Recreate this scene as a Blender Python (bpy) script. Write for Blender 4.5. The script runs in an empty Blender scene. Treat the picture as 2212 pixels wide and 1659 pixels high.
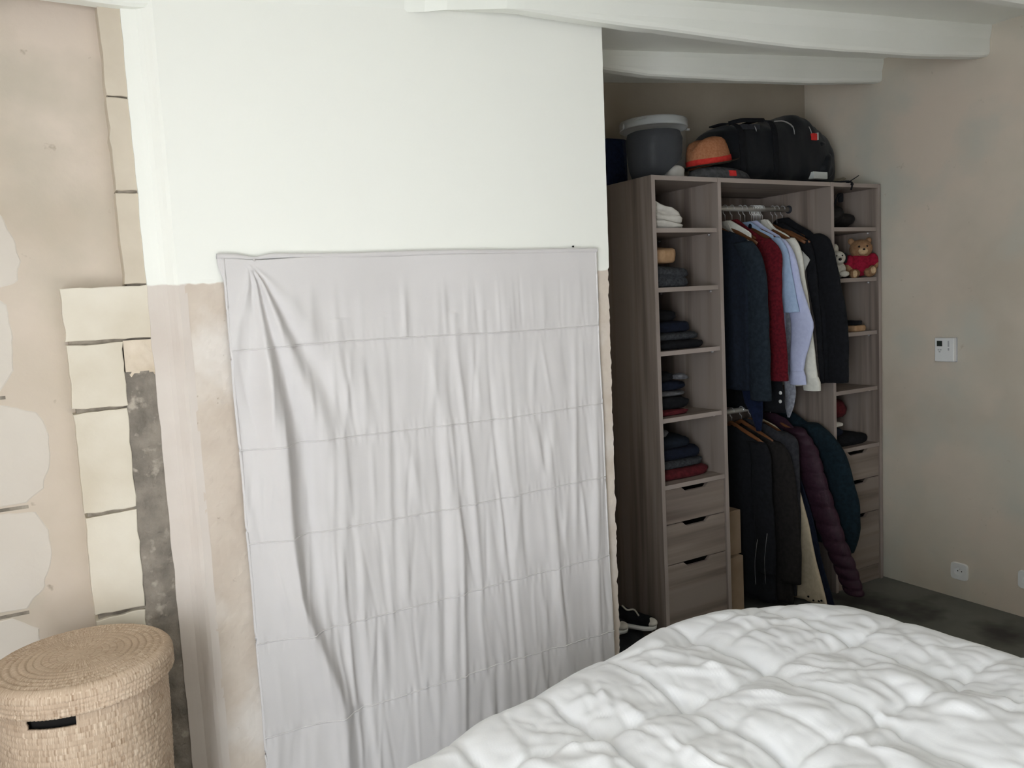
import bpy, bmesh, math, random
from mathutils import Vector, Matrix, noise as mn
random.seed(7)
S = bpy.context.scene
COL = S.collection
PI = math.pi
# ------------------------------------------------------------------ camera
CAMP = Vector((-2.2187, -2.6144, 1.5210)); YAW, PITCH, ROLL = -0.52641, 0.10034, -0.052746
FPX = 1769.85
_f = Vector((-math.sin(YAW)*math.cos(PITCH), math.cos(YAW)*math.cos(PITCH), -math.sin(PITCH)))
_r = Vector((math.cos(YAW), math.sin(YAW), 0)); _u = _r.cross(_f)
R2 = _r*math.cos(ROLL) + _u*math.sin(ROLL); U2 = -_r*math.sin(ROLL) + _u*math.cos(ROLL)
cd = bpy.data.cameras.new('camera'); cam = bpy.data.objects.new('camera', cd); COL.objects.link(cam)
cam.matrix_world = Matrix(((R2.x, U2.x, -_f.x, CAMP.x), (R2.y, U2.y, -_f.y, CAMP.y), (R2.z, U2.z, -_f.z, CAMP.z), (0, 0, 0, 1)))
cd.sensor_fit = 'HORIZONTAL'; cd.sensor_width = 36; cd.lens = FPX/2212*36; cd.clip_start = .02
S.camera = cam
# ------------------------------------------------------------------ light and exposure
S.view_settings.view_transform = 'Standard'; S.view_settings.look = 'None'
S.view_settings.exposure = 0.22; S.view_settings.gamma = 1; S.view_settings.use_curve_mapping = False
W = bpy.data.worlds.new('world'); S.world = W; W.use_nodes = True
bg = W.node_tree.nodes['Background']; bg.inputs['Color'].default_value = (.62, .78, 1, 1); bg.inputs['Strength'].default_value = 1.2
def area(name, loc, target, sx, sy, power, color):
    l = bpy.data.lights.new(name, 'AREA'); l.shape = 'RECTANGLE'; l.size = sx; l.size_y = sy; l.energy = power; l.color = color
    o = bpy.data.objects.new(name, l); COL.objects.link(o); o.location = loc
    o.rotation_euler = (Vector(target)-Vector(loc)).to_track_quat('-Z', 'Y').to_euler(); return o
area('window_daylight', (-3.57, -3.27, 1.15), (0, -3.27, 1.15), 1.4, 1.95, 88, (.91, .955, 1.0))
sl = bpy.data.lights.new('sun', 'SUN'); sl.energy = 40.0; sl.angle = .01; sl.color = (1, .97, .93)
sun = bpy.data.objects.new('sun', sl); COL.objects.link(sun); sun.rotation_euler = Vector((2.2, .5, -1.25)).to_track_quat('-Z', 'Y').to_euler()

# ------------------------------------------------------------------ helpers
def srgb(r, g, b):
    c = lambda v: (v/255/12.92) if v/255 <= .04045 else ((v/255+.055)/1.055)**2.4
    return (c(r), c(g), c(b), 1)
def N(x, y=0., z=0.): return mn.noise(Vector((x, y, z)))
def fbm(x, y=0., z=0., o=4):
    return mn.fractal(Vector((x, y, z)), 1.0, 2.0, o)
def lerp(a, b, t): return a+(b-a)*t
def clamp(x, a=0., b=1.): return max(a, min(b, x))
def sstep(a, b, x):
    t = clamp((x-a)/(b-a)); return t*t*(3-2*t)
def interp(tab, x):
    if x <= tab[0][0]: return tab[0][1]
    for (a, va), (b, vb) in zip(tab, tab[1:]):
        if x <= b: return lerp(va, vb, (x-a)/(b-a))
    return tab[-1][1]
def sinterp(tab, x):
    if x <= tab[0][0]: return tab[0][1]
    for (a, va), (b, vb) in zip(tab, tab[1:]):
        if x <= b: return lerp(va, vb, sstep(0, 1, (x-a)/(b-a)))
    return tab[-1][1]

def material(name, col, rough=.8, col2=None, scale=4., detail=4., bump=0., bscale=60., stretch=(1, 1, 1), contrast=(.35, .65), spec=.3, metallic=0., sheen=0., extra=None):
    m = bpy.data.materials.new(name); m.use_nodes = True
    nt = m.node_tree; b = nt.nodes['Principled BSDF']
    b.inputs['Roughness'].default_value = rough; b.inputs['Metallic'].default_value = metallic
    b.inputs['Specular IOR Level'].default_value = spec
    if sheen: b.inputs['Sheen Weight'].default_value = sheen
    tc = nt.nodes.new('ShaderNodeTexCoord'); mp = nt.nodes.new('ShaderNodeMapping'); mp.inputs['Scale'].default_value = stretch
    nt.links.new(tc.outputs['Object'], mp.inputs['Vector'])
    if col2 is None: col2 = tuple(c*.88 for c in col[:3])+(1,)
    nz = nt.nodes.new('ShaderNodeTexNoise'); nz.inputs['Scale'].default_value = scale; nz.inputs['Detail'].default_value = detail
    nt.links.new(mp.outputs['Vector'], nz.inputs['Vector'])
    rp = nt.nodes.new('ShaderNodeValToRGB'); rp.color_ramp.elements[0].position = contrast[0]; rp.color_ramp.elements[1].position = contrast[1]
    rp.color_ramp.elements[0].color = col2; rp.color_ramp.elements[1].color = col
    nt.links.new(nz.outputs['Fac'], rp.inputs['Fac'])
    out = rp.outputs['Color']
    if extra: out = extra(nt, out, mp)
    nt.links.new(out, b.inputs['Base Color'])
    if bump:
        n2 = nt.nodes.new('ShaderNodeTexNoise'); n2.inputs['Scale'].default_value = bscale; n2.inputs['Detail'].default_value = 5
        nt.links.new(mp.outputs['Vector'], n2.inputs['Vector'])
        bp = nt.nodes.new('ShaderNodeBump'); bp.inputs['Strength'].default_value = bump; bp.inputs['Distance'].default_value = .004
        nt.links.new(n2.outputs['Fac'], bp.inputs['Height']); nt.links.new(bp.outputs['Normal'], b.inputs['Normal'])
    return m
def mix_layer(nt, a, colr, fac_socket):
    mx = nt.nodes.new('ShaderNodeMix'); mx.data_type = 'RGBA'
    nt.links.new(fac_socket, mx.inputs[0]); nt.links.new(a, mx.inputs[6]); mx.inputs[7].default_value = colr
    return mx.outputs[2]
def noise_fac(nt, mp, scale, lo, hi, detail=3., off=(0, 0, 0)):
    m2 = nt.nodes.new('ShaderNodeMapping'); m2.inputs['Location'].default_value = off
    nt.links.new(mp.outputs['Vector'], m2.inputs['Vector'])
    n = nt.nodes.new('ShaderNodeTexNoise'); n.inputs['Scale'].default_value = scale; n.inputs['Detail'].default_value = detail
    nt.links.new(m2.outputs['Vector'], n.inputs['Vector'])
    r = nt.nodes.new('ShaderNodeMapRange'); r.inputs[1].default_value = lo; r.inputs[2].default_value = hi
    nt.links.new(n.outputs['Fac'], r.inputs[0]); return r.outputs[0]

def obj(name, verts, faces, mat, parent=None, smooth=True, origin=None):
    """verts in world coordinates; origin = world position of the object's own origin (top-level) or the parent's"""
    if parent is not None: off = Vector(parent['_o'])
    else: off = Vector(origin) if origin else Vector((0, 0, 0))
    me = bpy.data.meshes.new(name)
    me.from_pydata([Vector(v)-off for v in verts], [], faces); me.update()
    if smooth: me.polygons.foreach_set('use_smooth', [True]*len(me.polygons))
    if mat: me.materials.append(mat)
    o = bpy.data.objects.new(name, me); COL.objects.link(o)
    o['_o'] = tuple(off)
    if parent is not None: o.parent = parent
    else: o.location = off
    return o
def thing(name, label, cat, loc=(0, 0, 0), group=None):
    o = bpy.data.objects.new(name, None); o.empty_display_size = .05; COL.objects.link(o); o.location = loc; o['_o'] = tuple(loc)
    return tag(o, label, cat, group)
def tag(o, label, cat, group=None):
    o['label'] = label; o['category'] = cat
    if group: o['group'] = group
    return o
def struct(o): o['kind'] = 'structure'; return o
def bevel(o, w=.003, seg=2):
    m = o.modifiers.new('bevel', 'BEVEL'); m.width = w; m.segments = seg; m.limit_method = 'ANGLE'; return o
def copy_tree(o, delta):
    c = o.copy(); COL.objects.link(c); c.location = Vector(o.location)+Vector(delta)
    for ch in list(o.children):
        d = ch.copy(); COL.objects.link(d); d.parent = c
        for g in list(ch.children):
            e = g.copy(); COL.objects.link(e); e.parent = d
    return c
def boxv(x0, x1, y0, y1, z0, z1):
    v = [(x, y, z) for z in (z0, z1) for y in (y0, y1) for x in (x0, x1)]
    f = [(0, 2, 3, 1), (4, 5, 7, 6), (0, 1, 5, 4), (2, 6, 7, 3), (0, 4, 6, 2), (1, 3, 7, 5)]
    return v, f
def box(name, x0, x1, y0, y1, z0, z1, mat, parent=None, bev=.0015, origin=None):
    v, f = boxv(x0, x1, y0, y1, z0, z1)
    o = obj(name, v, f, mat, parent, False, origin)
    if bev: bevel(o, bev)
    return o
class MB:
    def __init__(s): s.v = []; s.f = []
    def add(s, v, f):
        n = len(s.v); s.v += list(v); s.f += [tuple(i+n for i in q) for q in f]; return s
    def obj(s, *a, **k): return obj(a[0], s.v, s.f, *a[1:], **k)
def grid(nu, nv, fn):
    v = [fn(i/nu, j/nv) for j in range(nv+1) for i in range(nu+1)]
    w = nu+1
    f = [(j*w+i, j*w+i+1, (j+1)*w+i+1, (j+1)*w+i) for j in range(nv) for i in range(nu)]
    return v, f
def loft(rings, cap0=True, cap1=True, closed=True):
    n = len(rings[0]); v = [p for r in rings for p in r]; f = []
    for k in range(len(rings)-1):
        for i in range(n if closed else n-1):
            j = (i+1) % n
            f.append((k*n+i, k*n+j, (k+1)*n+j, (k+1)*n+i))
    if cap0: f.append(tuple(range(n))[::-1])
    if cap1: f.append(tuple(range((len(rings)-1)*n, len(rings)*n)))
    return v, f
def lathe(prof, n=48, c=(0, 0, 0), a0=0., mod=None):
    rings = []
    for k, (r, z) in enumerate(prof):
        rings.append([(c[0]+(r+(mod(k, 2*PI*i/n) if mod else 0))*math.cos(2*PI*i/n+a0), c[1]+(r+(mod(k, 2*PI*i/n) if mod else 0))*math.sin(2*PI*i/n+a0), c[2]+z) for i in range(n)])
    return loft(rings, False, False)
def tube(path, rad, n=8, closed=False, flat=None):
    """sweep a circle (or ellipse flat=(wide,thin)) along a path of Vectors"""
    path = [Vector(p) for p in path]; L = len(path); rings = []
    up = Vector((0, 0, 1))
    for i, p in enumerate(path):
        t = (path[min(i+1, L-1)]-path[max(i-1, 0)]).normalized()
        a = t.cross(up)
        if a.length < 1e-4: a = t.cross(Vector((0, 1, 0)))
        a.normalize(); b = a.cross(t).normalized()
        r = rad(i/(L-1)) if callable(rad) else rad
        ra, rb = (r*flat[0], r*flat[1]) if flat else (r, r)
        rings.append([p+a*ra*math.cos(2*PI*k/n)+b*rb*math.sin(2*PI*k/n) for k in range(n)])
    return loft(rings, True, True)
def smooth_path(pts, n):
    pts = [Vector(p) for p in pts]; out = []; m = len(pts)
    for k in range(n+1):
        t = k/n*(m-1); i = min(int(t), m-2); u = t-i
        p0, p1, p2, p3 = pts[max(i-1, 0)], pts[i], pts[i+1], pts[min(i+2, m-1)]
        out.append(.5*((2*p1)+(-p0+p2)*u+(2*p0-5*p1+4*p2-p3)*u*u+(-p0+3*p1-3*p2+p3)*u**3))
    return out
_sph = {}
def sphere(c, r, rot=None, sub=3, wob=0., seed=0):
    if sub not in _sph:
        bm = bmesh.new(); bmesh.ops.create_icosphere(bm, subdivisions=sub, radius=1)
        _sph[sub] = ([v.co.copy() for v in bm.verts], [tuple(v.index for v in f.verts) for f in bm.faces]); bm.free()
    vs, fs = _sph[sub]; R = rot.to_matrix() if rot else None; out = []
    for v in vs:
        k = 1+wob*N(v.x*2.1+seed, v.y*2.1, v.z*2.1+seed*.7)
        p = Vector((v.x*r[0]*k, v.y*r[1]*k, v.z*r[2]*k))
        if R: p = R @ p
        out.append(p+Vector(c))
    return out, fs
def sgn(x, e): return math.copysign(abs(x)**e, x)

# ------------------------------------------------------------------ materials
def paint_edge(nt, out, mp):
    # white wall paint ends in a rough line, bare plaster below
    sx = nt.nodes.new('ShaderNodeSeparateXYZ'); nt.links.new(mp.outputs['Vector'], sx.inputs[0])
    nf = nt.nodes.new('ShaderNodeTexNoise'); nf.inputs['Scale'].default_value = 30; nt.links.new(mp.outputs['Vector'], nf.inputs['Vector'])
    ad = nt.nodes.new('ShaderNodeMath'); ad.operation = 'MULTIPLY_ADD'; ad.inputs[1].default_value = .012
    nt.links.new(nf.outputs['Fac'], ad.inputs[0]); nt.links.new(sx.outputs['Z'], ad.inputs[2])
    mr = nt.nodes.new('ShaderNodeMapRange'); mr.inputs[1].default_value = 1.6085; mr.inputs[2].default_value = 1.6125
    nt.links.new(ad.outputs[0], mr.inputs[0])
    return mix_layer(nt, out, srgb(240, 240, 233), mr.outputs[0])
def plaster_layers(tint, dark, grey, lo=.72):
    def fn(nt, out, mp):
        out = mix_layer(nt, out, tint, noise_fac(nt, mp, 1.7, .45, .62, 5, (3, 1, 2)))
        out = mix_layer(nt, out, grey, noise_fac(nt, mp, 2.6, .48, .68, 6, (7, 4, 1)))
        return mix_layer(nt, out, dark, noise_fac(nt, mp, 24, lo, lo+.1, 3, (1, 8, 5)))
    return fn
def partition_layers(nt, out, mp):
    out = mix_layer(nt, out, srgb(222, 214, 206), noise_fac(nt, mp, 5, .48, .66, 5, (3, 1, 2)))
    out = mix_layer(nt, out, srgb(160, 142, 124), noise_fac(nt, mp, 38, .71, .77, 3, (1, 8, 5)))
    return paint_edge(nt, out, mp)
M = {}
M['white'] = material('white_paint', srgb(240, 241, 234), .7, srgb(237, 238, 230), 2, bump=.02, bscale=25)
M['partition'] = material('partition_plaster', srgb(214, 202, 189), .9, srgb(200, 186, 172), 7, 6, bump=.05, bscale=70, extra=partition_layers)
M['corner'] = material('corner_plaster', srgb(216, 207, 199), .9, srgb(206, 195, 186), 4, 5, bump=.1, bscale=60, extra=paint_edge)
M['plaster'] = material('old_plaster', srgb(203, 190, 174), .92, srgb(190, 176, 158), 2.2, 6, bump=.25, bscale=45, extra=plaster_layers(srgb(214, 200, 186), srgb(152, 137, 118), srgb(186, 178, 162)))
M['plaster_right'] = material('right_plaster', srgb(206, 197, 182), .92, srgb(190, 179, 163), 1.6, 5, bump=.2, bscale=40, extra=plaster_layers(srgb(208, 194, 178), srgb(178, 166, 149), srgb(190, 187, 175)))
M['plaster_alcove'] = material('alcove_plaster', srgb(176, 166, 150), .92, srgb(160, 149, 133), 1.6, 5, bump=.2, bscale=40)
M['rear'] = material('rear_bounce_damping', srgb(98, 90, 82), .9)  # unseen rear wall made dark to weaken its bounce into the alcove
M['block'] = material('stone_block', srgb(226, 218, 203), .9, srgb(208, 197, 178), 4, 7, bump=.15, bscale=80)
M['patch'] = material('bare_block', srgb(216, 208, 198), .92, srgb(210, 201, 190), 4, 6, bump=.12, bscale=80)
M['upper_block'] = material('worn_block', srgb(212, 201, 184), .92, srgb(200, 188, 170), 7, 6, bump=.15, bscale=70)
M['mortar'] = material('grey_mortar', srgb(172, 162, 148), .95, srgb(112, 104, 94), 22, 6, bump=.8, bscale=90)
M['cement'] = material('grey_cement', srgb(152, 143, 132), .95, srgb(118, 111, 102), 16, 8, bump=.9, bscale=110, extra=lambda nt, o, mp: mix_layer(nt, o, srgb(178, 168, 155), noise_fac(nt, mp, 30, .6, .72, 6)))
M['rough_cream'] = material('rough_cream', srgb(222, 208, 190), .95, srgb(206, 190, 168), 14, 6, bump=.4, bscale=80)
M['floor'] = material('dark_floor', srgb(112, 112, 106), .5, srgb(92, 93, 88), 3, 5, bump=.08, bscale=30, spec=.4,
                      extra=lambda nt, o, mp: mix_layer(nt, o, srgb(50, 50, 48), noise_fac(nt, mp, 2.2, .55, .66, 4, (.4, 2.2, 0))))
M['cloth'] = material('white_cotton', srgb(213, 209, 208), .9, srgb(209, 205, 204), 6, bump=.05, bscale=500, sheen=.1)
M['duvet'] = material('white_duvet', srgb(238, 238, 240), .85, srgb(234, 234, 236), 5, bump=.05, bscale=300, sheen=.1)
M['mattress'] = material('mattress_cloth', srgb(225, 222, 215), .9)
M['darkbase'] = material('dark_bed_cloth', srgb(40, 38, 38), .9)
def basket_layers(nt, out, mp):
    # woven strands: one tint per strand and row (rows up the wall, rings on the lid)
    def mth(op, a, b=None, c=None):
        n = nt.nodes.new('ShaderNodeMath'); n.operation = op
        for k, q in enumerate((a, b, c)):
            if q is None: continue
            if isinstance(q, (int, float)): n.inputs[k].default_value = q
            else: nt.links.new(q, n.inputs[k])
        return n.outputs[0]
    sp = nt.nodes.new('ShaderNodeSeparateXYZ'); nt.links.new(mp.outputs['Vector'], sp.inputs[0])
    X, Y, Z = sp.outputs
    th = mth('MULTIPLY', mth('ARCTAN2', Y, X), 52.0)
    rr = mth('SQRT', mth('ADD', mth('MULTIPLY', X, X), mth('MULTIPLY', Y, Y)))
    row = mth('MULTIPLY', mth('FLOOR', mth('DIVIDE', Z, .0125)), 3.71)
    ring = mth('MULTIPLY', mth('MULTIPLY', mth('FLOOR', mth('DIVIDE', rr, .0146)), mth('GREATER_THAN', Z, .8035)), 5.13)
    cb = nt.nodes.new('ShaderNodeCombineXYZ'); nt.links.new(th, cb.inputs[0]); nt.links.new(mth('ADD', row, ring), cb.inputs[1])
    vo = nt.nodes.new('ShaderNodeTexNoise'); vo.inputs['Scale'].default_value = 1; vo.inputs['Detail'].default_value = 1.5
    nt.links.new(cb.outputs[0], vo.inputs['Vector'])
    r = nt.nodes.new('ShaderNodeMapRange'); r.inputs[1].default_value = .52; r.inputs[2].default_value = .78; nt.links.new(vo.outputs['Fac'], r.inputs[0])
    out = mix_layer(nt, out, srgb(220, 202, 180), r.outputs[0])
    r2 = nt.nodes.new('ShaderNodeMapRange'); r2.inputs[1].default_value = .44; r2.inputs[2].default_value = .24; nt.links.new(vo.outputs['Fac'], r2.inputs[0])
    return mix_layer(nt, out, srgb(150, 124, 100), r2.outputs[0])
M['basket'] = material('woven_straw', srgb(194, 172, 150), .85, srgb(178, 156, 134), 9, 4, bump=.06, bscale=200, extra=basket_layers)
def wood(name, stretch, a=(152, 139, 129), b=(112, 99, 91)):
    return material(name, srgb(*a), .55, srgb(*b), 1., 6, bump=.08, bscale=3, stretch=stretch, contrast=(.36, .64), spec=.35,
                    extra=lambda nt, o, mp: mix_layer(nt, o, srgb(143, 131, 123), noise_fac(nt, mp, .45, .45, .6, 3, (2, 5, 1))))
M['woodv'] = wood('grey_oak_upright', (22, 22, .9))
M['woodh'] = wood('grey_oak_flat', (.9, 22, 22))
M['edge'] = material('oak_edge_band', srgb(168, 156, 149), .5, srgb(150, 138, 131), 1, 4, stretch=(3, 3, 3), spec=.4)
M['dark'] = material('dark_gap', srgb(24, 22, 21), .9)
M['chrome'] = material('chrome', (.85, .85, .86, 1), .3, (.8, .8, .82, 1), metallic=.65)
M['rail'] = material('satin_steel', (.62, .60, .55, 1), .4, (.55, .53, .49, 1), metallic=.5)
M['hangwood'] = material('hanger_wood', srgb(118, 76, 46), .5, srgb(96, 60, 36), 3, 4, stretch=(20, 2, 20), spec=.4)
M['whiteplastic'] = material('white_plastic', srgb(226, 226, 224), .4, srgb(220, 220, 218))
M['screen'] = material('grey_lcd', srgb(52, 58, 54), .3, srgb(44, 50, 46))
M['button'] = material('grey_button', srgb(176, 176, 178), .5)
M['hole'] = material('black_hole', srgb(14, 14, 14), .6)
def fabric(name, c, c2=None, scale=60, sheen=0., rough=.95, bump=.25, bscale=400, stretch=(1, 1, 1)):
    c2 = c2 or tuple(int(k*.8) for k in c)
    return material(name, srgb(*c), rough, srgb(*c2), scale, 3, bump=bump, bscale=bscale, sheen=sheen, spec=.2, stretch=stretch)
M['navy'] = fabric('navy_wool', (30, 37, 48)); M['slate'] = fabric('slate_denim', (38, 47, 55)); M['black'] = fabric('black_wool', (27, 28, 32))
M['charcoal'] = fabric('charcoal_knit', (70, 72, 76), (48, 50, 54), 90); M['red'] = fabric('red_knit', (104, 24, 34), (80, 17, 27), 90)
M['bluecotton'] = fabric('pale_blue_cotton', (170, 192, 222), (160, 182, 214)); M['lavender'] = fabric('lavender_blue_cotton', (196, 202, 232), (188, 194, 226))
M['whitecotton'] = fabric('white_shirt_cotton', (226, 224, 214), (216, 214, 204)); M['taupe'] = fabric('brown_grey_cloth', (80, 76, 74))
M['cream'] = fabric('cream_cloth', (196, 182, 158), (184, 170, 146)); M['plum'] = fabric('plum_nylon', (58, 36, 48), (48, 29, 40), rough=.55)
M['teal'] = fabric('teal_black_cloth', (22, 38, 46), (16, 28, 35)); M['greycoat'] = fabric('grey_wool', (56, 56, 60), (46, 46, 50))
M['brownblack'] = fabric('brown_black_cloth', (40, 37, 36), (32, 30, 29))
M['linen'] = fabric('off_white_linen', (214, 210, 202), (196, 192, 184), 20); M['tan'] = fabric('tan_wool', (186, 152, 118), (172, 138, 104))
M['darkred'] = fabric('dark_red_knit', (96, 34, 40)); M['blueblack'] = fabric('blue_black_cloth', (26, 32, 48)); M['greycloth'] = fabric('grey_cloth', (112, 112, 116))
M['bag'] = fabric('black_nylon', (22, 25, 30), (17, 20, 24), rough=.6, sheen=.1); M['bagflap'] = fabric('dark_grey_nylon', (60, 62, 68))
M['redtag'] = fabric('red_webbing', (214, 60, 58), (200, 50, 48)); M['silver'] = material('silver_zip', (.6, .6, .62, 1), .35, metallic=.8)
M['hat'] = fabric('brown_straw', (176, 122, 88), (158, 104, 72), 120, sheen=0); M['hatred'] = fabric('red_ribbon', (206, 60, 52), (190, 50, 44), sheen=0)
M['hatbrim'] = fabric('dark_brim', (64, 56, 46)); M['cap'] = fabric('grey_tweed', (90, 90, 92), (62, 62, 64), 40)
M['label'] = material('pale_label', srgb(206, 210, 206), .5)
M['teddy'] = fabric('tan_plush', (160, 124, 92), (138, 104, 76), 80, bump=.6); M['teddylight'] = fabric('pale_plush', (206, 178, 142), (190, 160, 124), 80, bump=.6)
M['scarf'] = fabric('crimson_knit', (150, 26, 52), (126, 20, 42), 80); M['whiteplush'] = fabric('white_plush', (206, 202, 192), (188, 184, 172), 60, bump=.6)
M['bead'] = material('black_bead', srgb(18, 14, 12), .25)
M['navyblue'] = fabric('navy_blue_cotton', (26, 36, 62)); M['greysatin'] = fabric('grey_satin', (168, 170, 180), rough=.45)
M['card'] = fabric('brown_cardboard', (160, 138, 116), (146, 124, 102), 8, sheen=0, bump=.05)
def thin(name, col, alpha, rough):
    m = bpy.data.materials.new(name); m.use_nodes = True; nt = m.node_tree; nt.nodes.clear()
    o = nt.nodes.new('ShaderNodeOutputMaterial'); mx = nt.nodes.new('ShaderNodeMixShader'); t = nt.nodes.new('ShaderNodeBsdfTransparent'); p = nt.nodes.new('ShaderNodeBsdfPrincipled')
    p.inputs['Base Color'].default_value = col; p.inputs['Roughness'].default_value = rough
    nz = nt.nodes.new('ShaderNodeTexNoise'); nz.inputs['Scale'].default_value = 2
    mr = nt.nodes.new('ShaderNodeMapRange'); mr.inputs[3].default_value = alpha*.8; mr.inputs[4].default_value = alpha*1.2
    nt.links.new(nz.outputs['Fac'], mr.inputs[0]); nt.links.new(mr.outputs[0], mx.inputs[0])
    nt.links.new(t.outputs[0], mx.inputs[1]); nt.links.new(p.outputs[0], mx.inputs[2]); nt.links.new(mx.outputs[0], o.inputs[0]); return m
M['clear'] = thin('clear_plastic', srgb(222, 226, 230), .065, .2)
M['clearlid'] = thin('milky_plastic', srgb(214, 218, 220), .34, .3)
M['film'] = thin('plastic_film', srgb(236, 236, 230), .4, .2)
M['pane'] = thin('window_glass', srgb(235, 240, 240), .06, .05)

# ------------------------------------------------------------------ room shell
def ceil_z(x): return 2.478+.081*x
XR = 1.478; XW = -3.65; YR = -4.3; YB = .466; YP = -.48; YL = -.385; YQ = -.445
struct(box('floor', XW-.1, XR+.1, YR-.1, YB+.1, -.08, 0, M['floor'], bev=0))
v, f = boxv(XW-.1, XR+.1, YR-.1, YB+.1, 0, .12); v = [(x, y, ceil_z(x)+z) for x, y, z in v]
struct(obj('ceiling', v, f, M['white'], smooth=False))
struct(box('wall_right', XR, XR+.1, YR, YB+.1, -.02, 2.66, M['plaster_right'], bev=0))
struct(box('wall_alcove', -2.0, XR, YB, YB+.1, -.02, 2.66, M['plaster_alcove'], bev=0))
struct(box('wall_rear', XW, XR, YR-.1, YR, -.02, 2.66, M['rear'], bev=0))
# west wall with a tall window opening
wy0, wy1, wz0, wz1 = -4.05, -2.5, .06, 2.16
mb = MB()
for b in ((XW-.1, XW, YR, wy0, -.02, 2.5), (XW-.1, XW, wy1, YL+.1, -.02, 2.5), (XW-.1, XW, wy0, wy1, -.02, wz0), (XW-.1, XW, wy0, wy1, wz1, 2.5)): mb.add(*boxv(*b))
struct(mb.obj('wall_west', M['plaster'], smooth=False))
mb = MB()
for b in ((XW-.08, XW-.03, wy0, wy0+.06, wz0, wz1), (XW-.08, XW-.03, wy1-.06, wy1, wz0, wz1), (XW-.08, XW-.03, wy0, wy1, wz0, wz0+.07), (XW-.08, XW-.03, wy0, wy1, wz1-.06, wz1), (XW-.08, XW-.03, -3.30, -3.24, wz0, wz1)): mb.add(*boxv(*b))
win = struct(mb.obj('window_1', M['white'], smooth=False))
for ya, yb in ((wy0+.06, -3.30), (-3.24, wy1-.06)):
    box('pane', XW-.06, XW-.055, ya, yb, wz0+.07, wz1-.06, M['pane'], win, 0)

# left plastered wall with bare blocks showing where the plaster has come off
wl = struct(box('wall_left', XW, -1.9, YL, YL+.12, -.02, 2.5, M['plaster'], bev=0))
def slab(name, pts, y0, y1, mat, parent, wob=.004, seed=0, n=5):
    """irregular flat stone, outline pts in (x,z), front at y0"""
    ring = []
    m = len(pts)
    for i in range(m):
        a, b = pts[i], pts[(i+1) % m]
        for k in range(n):
            t = k/n; x = lerp(a[0], b[0], t); z = lerp(a[1], b[1], t)
            ring.append((x+wob*N(x*30+seed, z*30), z+wob*N(x*30, z*30+seed+9)))
    cx = sum(p[0] for p in ring)/len(ring); cz = sum(p[1] for p in ring)/len(ring)
    def sc(e, y): return [(cx+(x-cx)*(1-e/max(.05, abs(x-cx)+.02)*.6), y, cz+(z-cz)*(1-e/max(.05, abs(z-cz)+.02)*.6)) for x, z in ring]
    rings = [sc(0, y1), sc(0, y0+.0012), sc(.004, y0)]
    v, f = loft(rings, False, True)
    return obj(name, v, f, mat, parent, False)
for i, pts in enumerate([
        [(-2.75, 1.80), (-2.50, 1.83), (-2.262, 1.80), (-2.236, 1.74), (-2.222, 1.675), (-2.232, 1.63), (-2.275, 1.607), (-2.75, 1.62)],
        [(-2.75, 1.60), (-2.29, 1.60), (-2.262, 1.575), (-2.256, 1.50), (-2.262, 1.42), (-2.30, 1.362), (-2.75, 1.372)],
        [(-2.75, 1.352), (-2.33, 1.347), (-2.262, 1.338), (-2.222, 1.318), (-2.204, 1.27), (-2.208, 1.20), (-2.226, 1.14), (-2.262, 1.108), (-2.75, 1.108)],
        [(-2.75, 1.088), (-2.30, 1.09), (-2.25, 1.082), (-2.226, 1.04), (-2.228, .97), (-2.246, .90), (-2.29, .856), (-2.75, .862)],
        [(-2.75, .838), (-2.32, .838), (-2.27, .80), (-2.26, .70), (-2.29, .62), (-2.75, .61)]]):
    slab('stone_block', pts, YL-.0014, YL+.02, M['patch'], wl, .006, i*3.1, 7)
for z, x1 in ((1.361, -2.283), (1.099, -2.262), (.846, -2.285)):
    box('mortar_joint', -2.75, x1, YL-.0008, YL+.01, z-.004, z+.004, M['mortar'], wl, 0)
# the pier of stone blocks standing proud of that wall
mb = MB(); mb.add(*boxv(-2.143, -1.955, YQ+.012, YL+.02, -.02, 1.598)); mb.add(*boxv(-2.008, -1.955, YQ+.012, YL+.02, 1.598, 2.40))
pier = struct(mb.obj('wall_pier', M['mortar'], smooth=False))
zs = [(1.607, 1.4795), (1.4735, 1.3205), (1.3135, 1.071), (1.064, .820), (.812, .57), (.562, .30), (.292, .02)]
for i, (zt, zb) in enumerate(zs):
    xr = -1.962 if i == 0 else -2.028-.003*i
    slab('stone_block', [(-2.15, zb+.002), (xr-.002, zb), (xr, zt), (-2.149, zt-.003)], YQ, YL+.01, M['block'], pier, .004, 11+i*2.3, 9)
for i, (zt, zb) in enumerate([(1.826, 1.611), (2.0475, 1.833), (2.33, 2.051)]):
    slab('stone_block', [(-2.012, zb), (-1.963, zb), (-1.964, zt), (-2.013, zt)], YQ+.004, YL+.01, M['upper_block'], pier, .004, 31+i*2.3, 9)
def cem(u, w):
    z = lerp(1.40, .0, w); x = lerp(-2.036-.012*w, -1.958-.004*w, u); e = math.sin(PI*clamp(u*1.0))
    return (x+.006*N(z*26, u*2), YQ+.004-.005*e+.006*fbm(x*60, z*60, 1)*e, z)
v, f = grid(14, 220, cem); obj('cement_strip', v, f, M['cement'], pier)
def crm(u, w):
    z = lerp(1.476, 1.39, w); x = lerp(-2.03, -1.958, u)
    return (x, YQ+.002-.003*math.sin(PI*u)+.004*fbm(x*50, z*50, 3), z+(.02*N(x*60, 4) if w > .99 else 0))
v, f = grid(12, 14, crm); obj('plaster_patch', v, f, M['rough_cream'], pier)
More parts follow.
